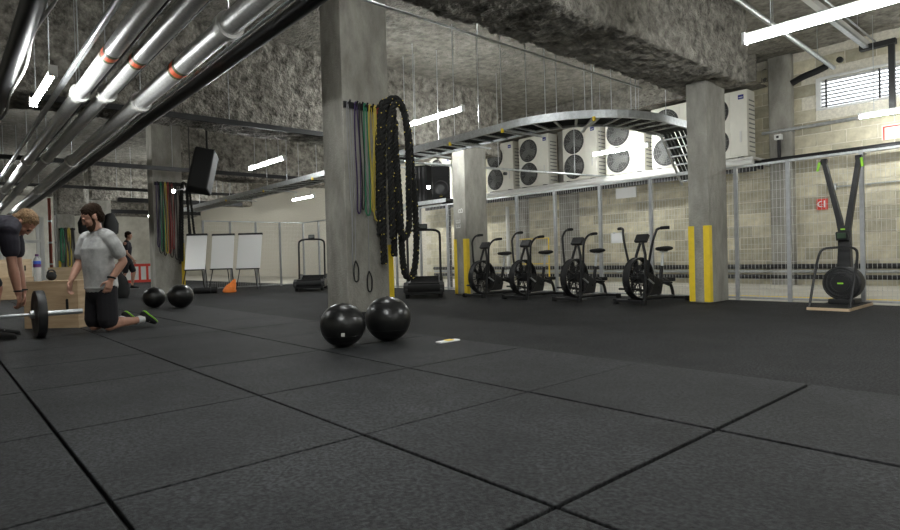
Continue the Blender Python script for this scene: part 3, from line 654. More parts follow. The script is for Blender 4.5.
# ------------------------------------------------------------------ bands and ropes on columns
def band_rack(label, x, y0, y1, z, nails):
    t = thing('band_rack', label, 'rack', (x, (y0+y1)/2, z), 0, 'peg racks on columns'); L = (y1-y0)/2
    MB().b2(.0, .03, -L, L, -.05, .03).build('back_plate', blackm, t)
    for yy in nails: MB().tube([(.02, yy-(y0+y1)/2, 0), (.11, yy-(y0+y1)/2, 0), (.125, yy-(y0+y1)/2, .03)], .012, 6).build('peg', blackm, t, smooth=True)
def loop_band(label, x, y, ztop, zbot, hw, m, wth=.010, name='resistance_band', group='resistance bands on the tall column', skew=0.0):
    t = thing(name, label, 'band', (x, y, ztop), 0, group); D = ztop-zbot; wob = random.uniform(-.012, .012)
    L = []
    for i in range(9): u = i/8; L.append((wob*math.sin(u*6), -hw*min(1, .35+u*1.2)+skew*u+wob*math.sin(u*5+1), -D*u*.96))
    Rr = []
    for i in range(9): u = 1-i/8; Rr.append((wob*math.cos(u*5)*.6, hw*min(1, .35+u*1.2)+skew*u-wob*math.sin(u*4), -D*u*.96))
    pts = [(0, 0, .02)]+L+[(0, skew, -D)]+Rr
    MB().tube(catmull(pts+[pts[0]], 3)[:-1], wth, 6, closed=True, flat=.5).build('band_loop', m, t, smooth=True)
    return t
XC = -5.44
band_rack('black peg rack holding bands and ropes on the tall column', XC, 4.68, 5.50, 2.66, [4.71, 4.82, 4.90, 4.97, 5.06, 5.13])
for lab, y, zb, c, hw in (('grey resistance band, leftmost on the tall column', 4.71, .62, 'grey', .012), ('purple resistance band hanging on tall column', 4.83, 1.27, 'purple', .03), ('black resistance band between purple and green ones on tall column', 4.895, 1.32, 'black', .022),
                      ('green resistance band hanging on tall column', 4.965, 1.25, 'green', .035), ('left yellow resistance band hanging on tall column', 5.05, 1.30, 'yellow', .03), ('right yellow resistance band hanging on tall column', 5.11, 1.18, 'yellow', .04), ('dark red strap half hidden by ropes on tall column', 5.16, 1.35, 'red', .02)):
    loop_band(lab, XC+.07, y, 2.665, zb, hw, band_cols[c], .011 if c != 'grey' else .005)
def rope(label, pts, r=.043, group='battle ropes on columns', flecks=True, strands=3):
    t = thing('battle_rope', label, 'rope', pts[0], 0, group); P = [Vector(p)-Vector(pts[0]) for p in pts]; C = catmull(P, 10)
    # resample evenly
    out = [C[0]]; acc = 0
    for a, b in zip(C[:-1], C[1:]):
        L = (b-a).length; k = max(1, int(L/.022))
        for i in range(1, k+1): out.append(a+(b-a)*i/k)
    mb = MB(); fl = MB(); ph0 = 0; paths = [[] for _ in range(strands)]; s = 0; prev = None
    for i, p in enumerate(out):
        d = out[min(i+1, len(out)-1)]-out[max(i-1, 0)]; a, b = frame(d, prev or (1, 0, 0)); prev = a
        if i: s += (p-out[i-1]).length
        for k in range(strands):
            th = s/.20*2*math.pi+k*2*math.pi/strands; q = p+(a*math.cos(th)+b*math.sin(th))*r*.55; paths[k].append(q)
            if flecks and k == 0 and i % 3 == 0: 
                o = (a*math.cos(th)+b*math.sin(th)); fl.box(p+o*r*1.05, (.011, .011, .013))
    for k in range(strands): mb.tube(paths[k], r*.58, 6)
    rr = mb.build('rope_strands', rope_m, t, smooth=True)
    if flecks: f = fl.build('yellow_flecks', fleck, t); f['kind'] = 'stuff'
    return t
X1 = XC+.10
rope('thick black battle rope with yellow flecks, looping lowest on tall column', [(X1, 5.17, .62), (X1, 5.18, 1.4), (X1, 5.20, 2.2), (X1+.02, 5.25, 2.68), (X1+.04, 5.36, 2.80), (X1+.02, 5.50, 2.76), (X1, 5.62, 2.5), (X1, 5.68, 1.9), (X1, 5.72, 1.2), (X1, 5.71, .75), (X1, 5.66, .50), (X1, 5.58, .42), (X1, 5.50, .50), (X1, 5.47, .80), (X1, 5.45, 1.5), (X1-.02, 5.42, 2.3), (X1-.02, 5.40, 2.62)])
rope('thick black battle rope with yellow flecks, doubled behind the low loop', [(X1+.07, 5.27, .95), (X1+.07, 5.27, 1.6), (X1+.07, 5.27, 2.2), (X1+.07, 5.31, 2.6), (X1+.08, 5.40, 2.73), (X1+.07, 5.52, 2.62), (X1+.07, 5.57, 2.2), (X1+.07, 5.56, 1.6), (X1+.07, 5.55, 1.15), (X1+.06, 5.50, .98), (X1+.06, 5.42, 1.0), (X1+.06, 5.38, 1.3), (X1+.06, 5.36, 1.9), (X1+.06, 5.37, 2.5)])
rope('shorter end of black battle rope hanging at middle of tall column', [(X1-.03, 5.14, 1.0), (X1-.03, 5.15, 1.7), (X1-.03, 5.17, 2.4), (X1-.02, 5.22, 2.70), (X1-.02, 5.30, 2.74), (X1-.03, 5.36, 2.6), (X1-.03, 5.37, 1.9), (X1-.03, 5.37, 1.1), (X1-.03, 5.36, .72)])
for i, (y, zb, lab) in enumerate(((4.78, .42, 'thin tube with handle hanging lower left on tall column'), (4.98, .28, 'thin tube with handle hanging lower right on tall column'))):
    t = thing('exercise_tube', lab, 'exercise tube', (XC+.03, y, 0), 0, 'handled tubes on the tall column')
    MB().tube([(0, 0, 2.6), (.01, .01, 1.5), (0, 0, zb+.25)], .005, 6).build('tube_cord', band_cols['grey'], t)
    MB().tube(catmull([(0, 0, zb+.25), (0, -.03, zb+.15), (0, -.02, zb), (0, .03, zb), (0, .04, zb+.15), (0, 0, zb+.25)], 4), .010, 6).build('handle', blackp, t, smooth=True)
XC2 = -13.86
band_rack('black peg rack on the column behind the kneeling man', XC2, 4.70, 5.36, 2.60, [4.75, 4.85, 4.95, 5.05, 5.15, 5.28])
for lab, y, zb, c, hw in (('purple band leftmost on the column behind kneeling man', 4.75, 1.1, 'purple', .03), ('dark green band on the column behind kneeling man', 4.84, 1.0, 'green', .035), ('yellow band on the column behind kneeling man', 4.93, .95, 'yellow', .03),
                      ('red band left of centre on column behind kneeling man', 4.99, .95, 'red', .025), ('red band right of centre on column behind kneeling man', 5.07, 1.05, 'red', .025), ('black band on the column behind kneeling man', 5.14, .8, 'black', .035), ('long black band between the purple and green on column behind kneeling man', 4.795, .95, 'black', .03), ('long black band between green and yellow on column behind kneeling man', 4.885, .9, 'black', .03), ('long black band between two red ones on column behind kneeling man', 5.03, .85, 'black', .03), ('long black band nearest the yellow corner guard behind kneeling man', 5.20, .75, 'black', .04)):
    loop_band(lab, XC2+.07, y, 2.6, zb, hw, band_cols[c], .011, group='resistance bands on the column behind kneeling man')
rope('black rope looped over right side of column behind kneeling man', [(XC2+.1, 5.2, .70), (XC2+.1, 5.22, 1.6), (XC2+.12, 5.27, 2.5), (XC2+.12, 5.36, 2.62), (XC2+.12, 5.46, 2.4), (XC2+.12, 5.52, 1.6), (XC2+.12, 5.58, .95), (XC2+.12, 5.53, .70), (XC2+.12, 5.48, .95), (XC2+.12, 5.42, 1.8), (XC2+.12, 5.38, 2.5)], .026, flecks=False)
rope('second black rope hanging on right side of column behind kneeling man', [(XC2+.18, 5.22, .75), (XC2+.18, 5.25, 1.5), (XC2+.18, 5.28, 2.5), (XC2+.18, 5.33, 2.6), (XC2+.18, 5.38, 2.45), (XC2+.18, 5.40, 1.6), (XC2+.18, 5.40, .6)], .026, flecks=False)
XC4 = -27.38
band_rack('black peg rack on the farthest column', XC4, 4.70, 5.27, 2.25, [4.8, 5.0, 5.2])
for lab, y, zb, c in (('green band on the farthest column', 4.80, .9, 'green'), ('black band on the farthest column', 4.93, .6, 'black'), ('yellow band on the farthest column', 5.03, .7, 'yellow'), ('black strap rightmost on the farthest column', 5.16, .5, 'black')):
    loop_band(lab, XC4+.09, y, 2.25, zb, .06, band_cols[c], .03, group='resistance bands on the farthest column')
# ------------------------------------------------------------------ loudspeakers
def speaker(label, loc, rot, w, h, d, dot=False, bracket=None):
    t = thing('loudspeaker', label, 'loudspeaker', loc, 0, 'black loudspeakers'); t.rotation_euler = rot
    MB().prism([(-w/2, -d/2), (w/2, -d/2), (w/2*.72, d/2), (-w/2*.72, d/2)], -h/2, h/2, 'z').build('cabinet', matte_blk, t, bevel=.025)
    MB().lathe([(0, 0), (w*.40, 0), (w*.42, -.012), (w*.36, -.018), (w*.30, -.004), (0, .006)], (0, -d/2-.004, -h*.18), (0, 1, 0), 28).build('woofer', blackm, t, smooth=True)
    MB().rings([[Vector((-a*w, yy, h*.14+0*a)), Vector((a*w, yy, h*.14)), Vector((a*w*.9, yy, h*.42)), Vector((-a*w*.9, yy, h*.42))] for a, yy in ((.40, -d/2-.010), (.22, -d/2+.015))]).build('horn', matte_blk, t)
    MB().prism([(-.03, -h*.43), (.03, -h*.43), (0, -h*.36)], -d/2-.016, -d/2-.004, 'y').build('yellow_badge', yellow, t)
    return t
speaker('black loudspeaker tilted down from ceiling beside the flip charts', (-9.2, 4.2, 2.25), (.22, -.20, math.radians(246)), .42, .72, .34)
bo = thing('speaker_bracket', 'steel bracket holding the tilted loudspeaker', 'bracket', (-9.2, 4.3, 2.6)); MB().cyl((0, 0, 0), (0, 0, ZS-2.6), .018, n=8).build('drop_tube', steel_dark, bo); MB().b2(-.08, .08, -.1, .1, -.02, .02).build('yoke', steel_dark, bo)
sp = speaker('black loudspeaker with yellow badge standing by column above running machine', (-8.56, 9.02, 2.27), (0, 0, math.radians(40)), .40, .70, .36)
t = thing('stage_lamp', 'tiny glaring spot lamp beside the loudspeaker above running machine', 'lamp', (-8.66, 8.72, 2.18)); MB().ell((0, 0, 0), (.035, .035, .035)).build('bulb', led_m, t, smooth=True); MB().cyl((0, .03, 0), (0, .12, 0), .03, n=10).build('lamp_body', blackp, t)
t = thing('stage_lamp', 'pair of tiny glaring spot lamps beside the tilted loudspeaker', 'lamp', (-12.4, 5.0, 2.35)); MB().ell((0, 0, 0), (.05, .05, .05)).build('bulb', led_m, t, smooth=True); MB().ell((-.1, -.28, -.08), (.035, .035, .035)).build('bulb', led_m, t, smooth=True); MB().tube([(-.05, .06, 0), (-.12, -.26, -.06)], .02, 6).build('lamp_arm', steel_dark, t); MB().cyl((-.05, .06, 0), (-.05, .06, ZS-2.35), .01, n=6).build('drop_tube', steel_dark, t)
t = thing('speaker_shelf', 'dark shelf on fence top carrying loudspeaker and black panel', 'shelf', (-8.95, 9.02, 1.86)); MB().b2(-.75, .75, -.22, .22, .0, .045).build('board', steel_dark, t); MB().b2(-.75, .75, -.24, -.22, -.03, .05).build('front_lip', galv, t)
for s in (-1, 1): MB().b2(s*.6-.02, s*.6+.02, -.2, .2, -.06, 0).build('bracket', steel_dark, t); MB().b2(s*.6-.02, s*.6+.02, -.02, .02, -1.856, -.06).build('leg', steel_dark, t)
t = thing('equipment_case', 'upright black ribbed case left of the badged loudspeaker', 'case', (-9.3, 9.02, 1.905), math.radians(20)); MB().b2(-.26, .26, -.16, .16, 0, .82).build('case_body', matte_blk, t, bevel=.01)
for k in range(5): MB().b2(-.24+k*.1, -.20+k*.1, -.175, -.16, .04, .78).build('rib', blackp, t)
# ------------------------------------------------------------------ flip charts, cone, things on the far floor
def flip_chart(label, x, y, rz, w=.56, h=.86, tilt=.16):
    t = thing('flip_chart', label, 'flip chart', (x, y, 0), rz, 'white flip charts by the fence corner')
    R_ = Euler((-tilt, 0, 0)).to_matrix(); c = Vector((0, 0, .95))
    MB().box(c, (w, .02, h), R_).build('board', paper, t); MB().box(c+R_ @ Vector((0, -.012, 0)), (w-.02, .006, h-.03), R_).build('paper_pad', paper, t)
    MB().box(c+R_ @ Vector((0, -.005, h/2)), (w+.02, .05, .045), R_).build('clamp_bar', blackm, t); MB().box(c+R_ @ Vector((0, -.03, -h/2)), (w, .06, .015), R_).build('pen_tray', blackm, t)
    for s in (-1, 1): MB().cyl((s*.12, .1, 1.3), (s*.30, -.16, 0), .012, n=8).build('leg', blackm, t)
    MB().cyl((0, .12, 1.3), (0, .5, 0), .012, n=8).build('leg', blackm, t)
flip_chart('white flip chart leftmost of three, partly behind ropes', -13.25, 5.40, math.radians(52), .46, tilt=.26); flip_chart('white flip chart in the middle of three, behind orange cone', -13.2, 6.0, math.radians(52), .52, tilt=.26); flip_chart('white flip chart rightmost of three, clearest in view', -13.1, 6.62, math.radians(48), .58, .9, .28)
t = thing('orange_cone', 'orange slumped marker cone on floor before the flip charts', 'cone', (-12.65, 5.93, 0)); MB().loft([((0, 0, .02), .16, .15), ((.02, .02, .10), .13, .12), ((.03, .08, .2), .07, .07), ((.03, .11, .28), .03, .03)], (1, 0, 0)).build('cone_body', orange, t, smooth=True); MB().loft([((-.02, -.12, .03), .10, .03), ((.0, .12, .03), .12, .03)], (1, 0, 0)).build('base', orange, t, smooth=True)
t = thing('rolled_mat', 'black rolled mat lying on the floor under the left flip chart', 'mat', (-12.75, 5.42, .07), math.radians(60)); MB().cyl((-.25, 0, 0), (.25, 0, 0), .07, n=16).build('roll', matte_blk, t, smooth=True); MB().cyl((-.26, 0, 0), (.26, 0, 0), .025, n=10).build('core', steel_dark, t); MB().cyl((.1, 0, 0), (.13, 0, 0), .073, n=16).build('strap', blackp, t)
t = thing('sandbag', 'large black gym sack standing on the floor behind kneeling man', 'bag', (-12.5, 3.62, 0)); MB().loft([((0, 0, .12), .20, .18), ((0, 0, .3), .19, .17), ((.02, .0, .45), .14, .12), ((.02, 0, .53), .05, .05)], (1, 0, 0)).build('sack', matte_blk, t, smooth=True); MB().tube(arc((.02, 0, .52), (0, 1, 0), (0, 0, 1), .07, 0, math.pi, 8), .012, 6).build('carry_strap', blackp, t)
t = thing('barrier_panel', 'red and white slatted crowd barrier in the far background', 'barrier', (-23.3, 6.4, 0), math.radians(90))
for k in range(9): MB().b2(-1.1+k*.26, -1.02+k*.26, -.02, .02, .12, .66).build('red_bar', redsign, t)
MB().b2(-1.15, 1.15, -.03, .03, .64, .74).build('top_beam', redsign, t); MB().b2(-1.15, 1.15, -.03, .03, .04, .14).build('bottom_beam', redsign, t); MB().b2(-1.13, 1.13, -.012, .012, .14, .64).build('white_backing', white_p, t)
for s in (-1, 1): MB().b2(s*.9-.04, s*.9+.04, -.2, .2, 0, .04).build('foot', matte_blk, t)
t = thing('punch_pad', 'black padded shields hung on the column behind kneeling man', 'pad', (-21.05, 4.95, 1.78))
for yy in (-.42, .32): MB().loft([((.08, yy, 0), .20, .08), ((.08, yy, .3), .22, .10), ((.08, yy*.9, .58), .14, .08)], (0, 1, 0)).build('shield', matte_blk, t, smooth=True)
MB().b2(0, .06, -.5, .45, .5, .58).build('hook_bar', blackm, t)
t = thing('squat_rack', 'white steel squat rack in the background behind bending man', 'rack', (-20.5, 2.75, 0))
for yy in (-.5, .5):
    for xx in (-.4, .4): MB().b2(xx-.05, xx+.05, yy-.05, yy+.05, 0, 2.2).build('upright', white_p, t)
for yy in (-.5, .5): MB().b2(-.4, .4, yy-.04, yy+.04, 2.1, 2.2).build('side_beam', white_p, t); MB().b2(-.4, .4, yy-.04, yy+.04, 0, .08).build('base_beam', white_p, t)
for xx in (-.4, .4): MB().b2(xx-.04, xx+.04, -.5, .5, 1.45, 1.52).build('cross_bar', white_p, t)
t = thing('standpipe', 'red oxide standpipe rising beside the farthest column', 'pipe', (-28.6, 4.57, 0)); MB().cyl((0, 0, 0), (0, 0, 3.6), .06, n=14).build('pipe_run', brownred, t, smooth=True)
for z in (.8, 1.7, 2.6): MB().cyl((0, 0, z), (0, 0, z+.07), .075, n=14).build('pipe_clip', white_p, t)
t = thing('standpipe', 'white standpipe beside red one near the farthest column', 'pipe', (-28.5, 4.75, 0)); MB().cyl((0, 0, 0), (0, 0, 3.6), .05, n=14).build('pipe_run', white_p, t, smooth=True); MB().cyl((0, 0, 1.7), (0, 0, 1.77), .065, n=14).build('pipe_clip', galv, t)
# ------------------------------------------------------------------ plyo boxes, bottle, kettlebell, barbell
def plyo(label, loc, rz, L, D, H, m, hole=True):
    t = thing('plyo_box', label, 'box', loc, rz, 'plywood jump boxes'); th = .018
    MB().b2(0, L, 0, th, 0, H).build('front_panel', m, t); MB().b2(0, L, D-th, D, 0, H).build('back_panel', m, t)
    MB().b2(-.001, th, th, D-th, 0, H).build('side_panel', m, t); MB().b2(L-th, L+.001, th, D-th, 0, H).build('side_panel', m, t); MB().b2(-.002, L+.002, -.002, D+.002, H, H+th).build('top_panel', m, t)
    if hole:
        sl = [(L*.80+.016*math.cos(a), H*.52+(.045 if math.sin(a) > 0 else -.045)+.016*math.sin(a)) for a in [2*math.pi*i/16 for i in range(16)]]
        MB().prism(sl, -.002, .004, 'y').build('hand_hole', matte_blk, t)
    return t
plyo('plywood jump box behind barbell, with water bottle on top', (-6.93, 1.47, .022), math.radians(43.7), .63, .46, .50, ply)
plyo('smaller plywood box peeking up behind the front jump box', (-8.5, 1.90, .022), math.radians(72), .40, .4, .65, ply2, False)
plyo('plywood box upper of a stack far behind bending man', (-14.8, 1.80, .50), math.radians(85), .60, .6, .37, ply2)
plyo('plywood box lower of a stack far behind bending man', (-14.75, 1.74, .022), math.radians(85), .70, .6, .455, ply)
t = thing('water_bottle', 'clear water bottle with purple and blue label on jump box', 'bottle', (-6.90, 1.60, .540))
MB().lathe([(0, 0), (.036, .0), (.038, .02), (.034, .07), (.038, .12), (.036, .16)], (0, 0, 0)).build('lower_body', bottle_m, t, smooth=True); MB().cyl((0, 0, .155), (0, 0, .19), .038, n=20).build('purple_band', purple, t, smooth=True); MB().cyl((0, 0, .19), (0, 0, .225), .036, n=20).build('blue_band', blue_c, t, smooth=True)
MB().lathe([(.036, .225), (.030, .25), (.016, .27), (.014, .28)], (0, 0, 0)).build('shoulder', bottle_m, t, smooth=True); MB().cyl((0, 0, .278), (0, 0, .30), .017, n=14).build('cap', purple, t, smooth=True)
t = thing('kettlebell', 'small black kettlebell on jump box beside the bottle', 'kettlebell', (-6.99, 1.74, .540)); MB().ell((0, 0, .05), (.052, .052, .05)).build('bell', matte_blk, t, smooth=True); MB().tube(arc((0, 0, .085), (0, 1, 0), (0, 0, 1), .036, -.3, math.pi+.3, 10), .010, 6).build('handle', blackm, t, smooth=True)
bb = thing('barbell', 'barbell with black bumper plate on floor between the two men', 'barbell', (-5.78, 1.43, .249), math.radians(92))
MB().cyl((-2.0, 0, 0), (-.02, 0, 0), .014, n=12).build('bar', galv, bb, smooth=True)
for s, x0 in ((1, 0), (-1, -2.02)):
    MB().cyl((x0-.02*s, 0, 0), (x0+.40*s, 0, 0), .025, n=16).build('sleeve', galv, bb, smooth=True); MB().cyl((x0-.03*s, 0, 0), (x0, 0, 0), .038, n=16).build('collar', galv, bb, smooth=True)
    pl = MB().lathe([(.026, 0), (.045, -.004), (.09, .006), (.18, .006), (.195, 0), (.222, 0), (.225, .006), (.225, .064), (.222, .07), (.195, .07), (.18, .064), (.09, .064), (.045, .074), (.026, .07)], (x0+.01*s if s > 0 else x0-.08, 0, 0), (1, 0, 0), 48).build('bumper_plate', blackp, bb, smooth=True)
    MB().lathe([(.026, 0), (.042, 0), (.042, .082), (.026, .082)], (x0+.005*s if s > 0 else x0-.085, 0, 0), (1, 0, 0), 24).build('steel_insert', galv, pl, smooth=True)
# ------------------------------------------------------------------ people
def fuse(mb, name, m, parent, voxel=.007, smooth=4):
    """merge overlapping closed volumes into one continuous skin"""
    me = mb.mesh(name); import bmesh
    bm = bmesh.new(); bm.from_mesh(me); bmesh.ops.recalc_face_normals(bm, faces=bm.faces); bm.to_mesh(me); bm.free()
    o = bpy.data.objects.new(name, me); COL.objects.link(o)
    r = o.modifiers.new('r', 'REMESH'); r.mode = 'VOXEL'; r.voxel_size = voxel
    if smooth:
        s = o.modifiers.new('s', 'SMOOTH'); s.factor = .5; s.iterations = smooth
    dg = bpy.context.evaluated_depsgraph_get(); me2 = bpy.data.meshes.new_from_object(o.evaluated_get(dg))
    o.modifiers.clear(); o.data = me2; me2.name = name; bpy.data.meshes.remove(me)
    me2.materials.clear(); me2.materials.append(m)
    for p in me2.polygons: p.use_smooth = True
    o.parent = parent; return o
V = Vector
def hand(mb, w, d, n, thumb, curl=.5, k=1.0):
    """palm from wrist w along d, palm facing n, thumb side given"""
    d = V(d).normalized(); n = V(n); n = (n-d*n.dot(d)).normalized(); s = d.cross(n)
    if s.dot(V(thumb)) < 0: s = -s
    w = V(w)
    mb.loft([(w, .026*k, .019*k), (w+d*.03*k, .036*k, .016*k), (w+d*.085*k, .042*k, .014*k)], s, 12)
    for i, (off, L) in enumerate(((.031, .072), (.0105, .080), (-.0105, .075), (-.031, .058))):
        p = w+d*.088*k+s*off*k; a = 0; pts = [p-d*.02*k]
        for j, fr in enumerate((.42, .32, .26)):
            a += curl*(.55+.5*j)+.05*i; p = p+(d*math.cos(a)+n*math.sin(a))*L*fr*k; pts.append(p.copy())
        mb.loft([(q, r*k, r*k) for q, r in zip(pts, (.0095, .0092, .0085, .0075))], s, 8)
    b = w+d*.025*k+s*.030*k; p1 = b+(d*.6+s*.8).normalized()*.035*k+n*.008; p2 = p1+(d*.85+s*.25+n*.45).normalized()*.032*k; p3 = p2+(d*.9+n*.5).normalized()*.022*k
    mb.loft([(b-s*.01, .012*k, .012*k), (p1, .011*k, .011*k), (p2, .0095*k, .0095*k), (p3, .008*k, .008*k)], n, 8)
def head(person, c, yaw, pitch, skin, hairm, body, beard=None, roll=0, k=1.0):
    H = (Matrix.Rotation(yaw, 3, 'Z') @ Matrix.Rotation(pitch, 3, 'Y') @ Matrix.Rotation(roll, 3, 'X')); c = V(c)
    def P(x, y, z): return c+H @ V((x*k, y*k, z*k))
    def E(mb, p, r): mb.ell(P(*p), [q*k for q in r], H, 16, 10)
    E(body, (-.008, 0, .035), (.098, .077, .092)); E(body, (.028, 0, -.02), (.066, .064, .085)); E(body, (.045, 0, -.075), (.042, .044, .035))
    E(body, (.080, 0, .028), (.018, .052, .014)); E(body, (.092, 0, .002), (.016, .011, .026)); E(body, (.102, 0, -.015), (.014, .014, .011)); E(body, (.078, 0, -.046), (.018, .025, .013)); E(body, (.072, 0, -.092), (.020, .022, .016))
    for s in (-1, 1):
        E(body, (-.008, s*.078, .0), (.020, .010, .033)); E(body, (.058, s*.040, -.015), (.022, .022, .022))
    for s in (-1, 1):
        MB().ell(P(.083, s*.031, .010), (.009*k, .011*k, .007*k), H, 10, 6).build('eye', eye_m, person, smooth=True)
        MB().ell(P(.088, s*.032, .032), (.005*k, .018*k, .004*k), H, 8, 6).build('eyebrow', hairm, person, smooth=True)
    MB().ell(P(.093, 0, -.050), (.006*k, .023*k, .006*k), H, 10, 6).build('mouth', lip_m, person, smooth=True)
    hm = MB()
    def EH(p, r): hm.ell(P(*p), [q*k for q in r], H, 16, 10)
    EH((-.022, 0, .062), (.100, .084, .085)); EH((-.055, 0, .005), (.058, .076, .075)); EH((.012, 0, .105), (.055, .056, .028)); EH((.0, .058, .035), (.028, .026, .055)); EH((.0, -.058, .035), (.028, .026, .055))
    h = fuse(hm, 'hair', hairm, person, .006, 2)
    tx = bpy.data.textures.get('hairtex') or bpy.data.textures.new('hairtex', 'CLOUDS'); tx.noise_scale = .015
    dm = h.modifiers.new('tuft', 'DISPLACE'); dm.texture = tx; dm.strength = .014; dm.texture_coords = 'LOCAL'
    if beard:
        bm_ = MB()
        for s in (-1, 1): bm_.loft([(P(.012, s*.066, .0), .012*k, .010*k), (P(.020, s*.060, -.05), .016*k, .012*k), (P(.055, s*.036, -.092), .020*k, .014*k), (P(.080, s*.008, -.100), .020*k, .016*k)], H @ V((1, 0, 0)), 10)
        bm_.ell(P(.092, 0, -.034), (.008*k, .028*k, .006*k), H, 10, 6); bm_.ell(P(.052, 0, -.075), (.050*k, .052*k, .040*k), H, 12, 8)
        fuse(bm_, 'beard', beard, person, .005, 2)
    return P
def limb(mb, pts, rs, ref=(0, 0, 1), n=14, sq=1.0): mb.loft([(p, r, r*sq) for p, r in zip(pts, rs)], ref, n)
def shoe(person, ank, heel, toe, up, m, sole_m, label=None):
    ank, heel, toe, up = V(ank), V(heel), V(toe), V(up).normalized(); d = toe-heel; side = d.normalized().cross(up)
    mb = MB(); mb.loft([(heel+up*.038, .033, .036), (heel+d*.3+up*.045, .037, .043), (heel+d*.62+up*.034, .045, .032), (heel+d*.88+up*.026, .040, .024)], side, 14); mb.loft([(heel+d*.15+up*.04, .036, .036), (ank, .040, .040)], side, 12)
    s = fuse(mb, 'shoe', m, person, .007, 3)
    sm = MB().loft([(heel+up*.006, .034, .012), (heel+d*.3+up*.006, .036, .012), (heel+d*.65+up*.006, .047, .012), (heel+d*.93+up*.008, .040, .012)], side, 14); so = sm.build('sole', sole_m, s, smooth=True)
    MB().tube([heel+d*.5+up*.062+side*.03, heel+d*.55+up*.068, heel+d*.5+up*.062-side*.03], .004, 6).build('laces', sock_m, s)
    return s
# --- kneeling man
p1 = thing('person', 'person in grey tee and black shorts kneeling upright beside the barbell', 'person', (-5.86, 2.01, .024), math.atan2(-.91, .40), 'people training')
b = MB()
# trunk (under clothes)
b.loft([((-.01, 0, .47), .155, .115), ((.0, 0, .60), .15, .115), ((.015, 0, .72), .155, .115), ((.015, 0, .86), .17, .118), ((.0, 0, .95), .155, .098)], (0, 1, 0), 18)
b.loft([((-.01, 0, .96), .085, .07), ((.015, 0, 1.03), .056, .056), ((.04, 0, 1.10), .054, .056)], (0, 1, 0), 14)
KN = {1: V((.0, .115, .065)), -1: V((.02, -.105, .065))}; AN = {1: V((-.36, .13, .085)), -1: V((-.30, -.10, .085))}
for s in (1, -1):
    hip = V((-.01, s*.085, .49)); limb(b, [hip, (hip+KN[s])/2+V((.012, 0, 0)), KN[s]+V((-.005, 0, .02))], [.088, .078, .060], (1, 0, 0))
    limb(b, [KN[s]+V((.0, 0, -.005)), KN[s].lerp(AN[s], .35)+V((0, 0, .012)), KN[s].lerp(AN[s], .7), AN[s]], [.056, .055, .042, .034], (0, 1, 0))
SH = {1: V((.0, .185, .965)), -1: V((.03, -.185, .965))}; EL = {1: V((-.10, .245, .715)), -1: V((.08, -.225, .71))}; WR = {1: V((.03, .215, .53)), -1: V((.22, -.15, .54))}
for s in (1, -1):
    limb(b, [SH[s], SH[s].lerp(EL[s], .45), EL[s]], [.050, .048, .040], (1, 0, 0)); limb(b, [EL[s], EL[s].lerp(WR[s], .3), WR[s]], [.041, .043, .028], (1, 0, 0))
hand(b, WR[1], (.30, -.10, -1), (-.2, -1, 0), (1, 0, 0), .45); hand(b, WR[-1], (.25, .0, -1), (-.5, .9, 0), (1, .2, 0), .35)
P = head(p1, (.055, -.005, 1.165), -.50, .50, skin_m, hair_d, b, beard_m, k=1.04)
fuse(b, 'body', skin_m, p1, .0065, 3)
c = MB()
c.loft([((-.01, 0, .455), .185, .150), ((.0, 0, .56), .178, .148), ((.02, 0, .70), .178, .142), ((.02, 0, .84), .192, .142), ((.0, 0, .93), .180, .118), ((.0, 0, .975), .135, .092)], (0, 1, 0), 20)
for s in (1, -1): limb(c, [SH[s]+V((0, -s*.03, .0)), SH[s].lerp(EL[s], .35), SH[s].lerp(EL[s], .68)], [.074, .074, .070], (1, 0, 0)); limb(c, [V((.0, s*.05, 1.0)), V((.0, s*.11, .985)), SH[s]+V((0, -s*.015, -.005))], [.066, .070, .072], (1, 0, 0))
c.ell((.0, 0, .45), (.148, .186, .035)); fuse(c, 'tee_shirt', tee_grey, p1, .008, 3); p1.scale = (.96, .92, .99)
c = MB(); c.loft([((-.01, 0, .38), .165, .135), ((-.01, 0, .46), .170, .135)], (0, 1, 0), 18)
for s in (1, -1): limb(c, [V((-.01, s*.085, .45)), V((.0, s*.095, .28)), V((.005, s*.108, .115))], [.105, .104, .102], (1, 0, 0))
fuse(c, 'shorts', shorts_m, p1, .009, 3)
MB().tube(arc(WR[1]+V((-.008, 0, .02)), (1, 0, .3), (0, 1, 0), .034, 0, 2*math.pi, 16)[:-1], .010, 6, closed=True).build('wrist_watch', matte_blk, p1, smooth=True)
for s in (1, -1):
    MB().cyl(AN[s].lerp(KN[s], .10), AN[s].lerp(KN[s], -.10), .042, .042, 14).build('sock', sock_m, p1, smooth=True)
    shoe(p1, AN[s]+V((-.02, 0, .0)), AN[s]+V((-.055, 0, .085)), AN[s]+V((-.21, 0, -.045)), V((.62, 0, -.78)), matte_blk, lime)
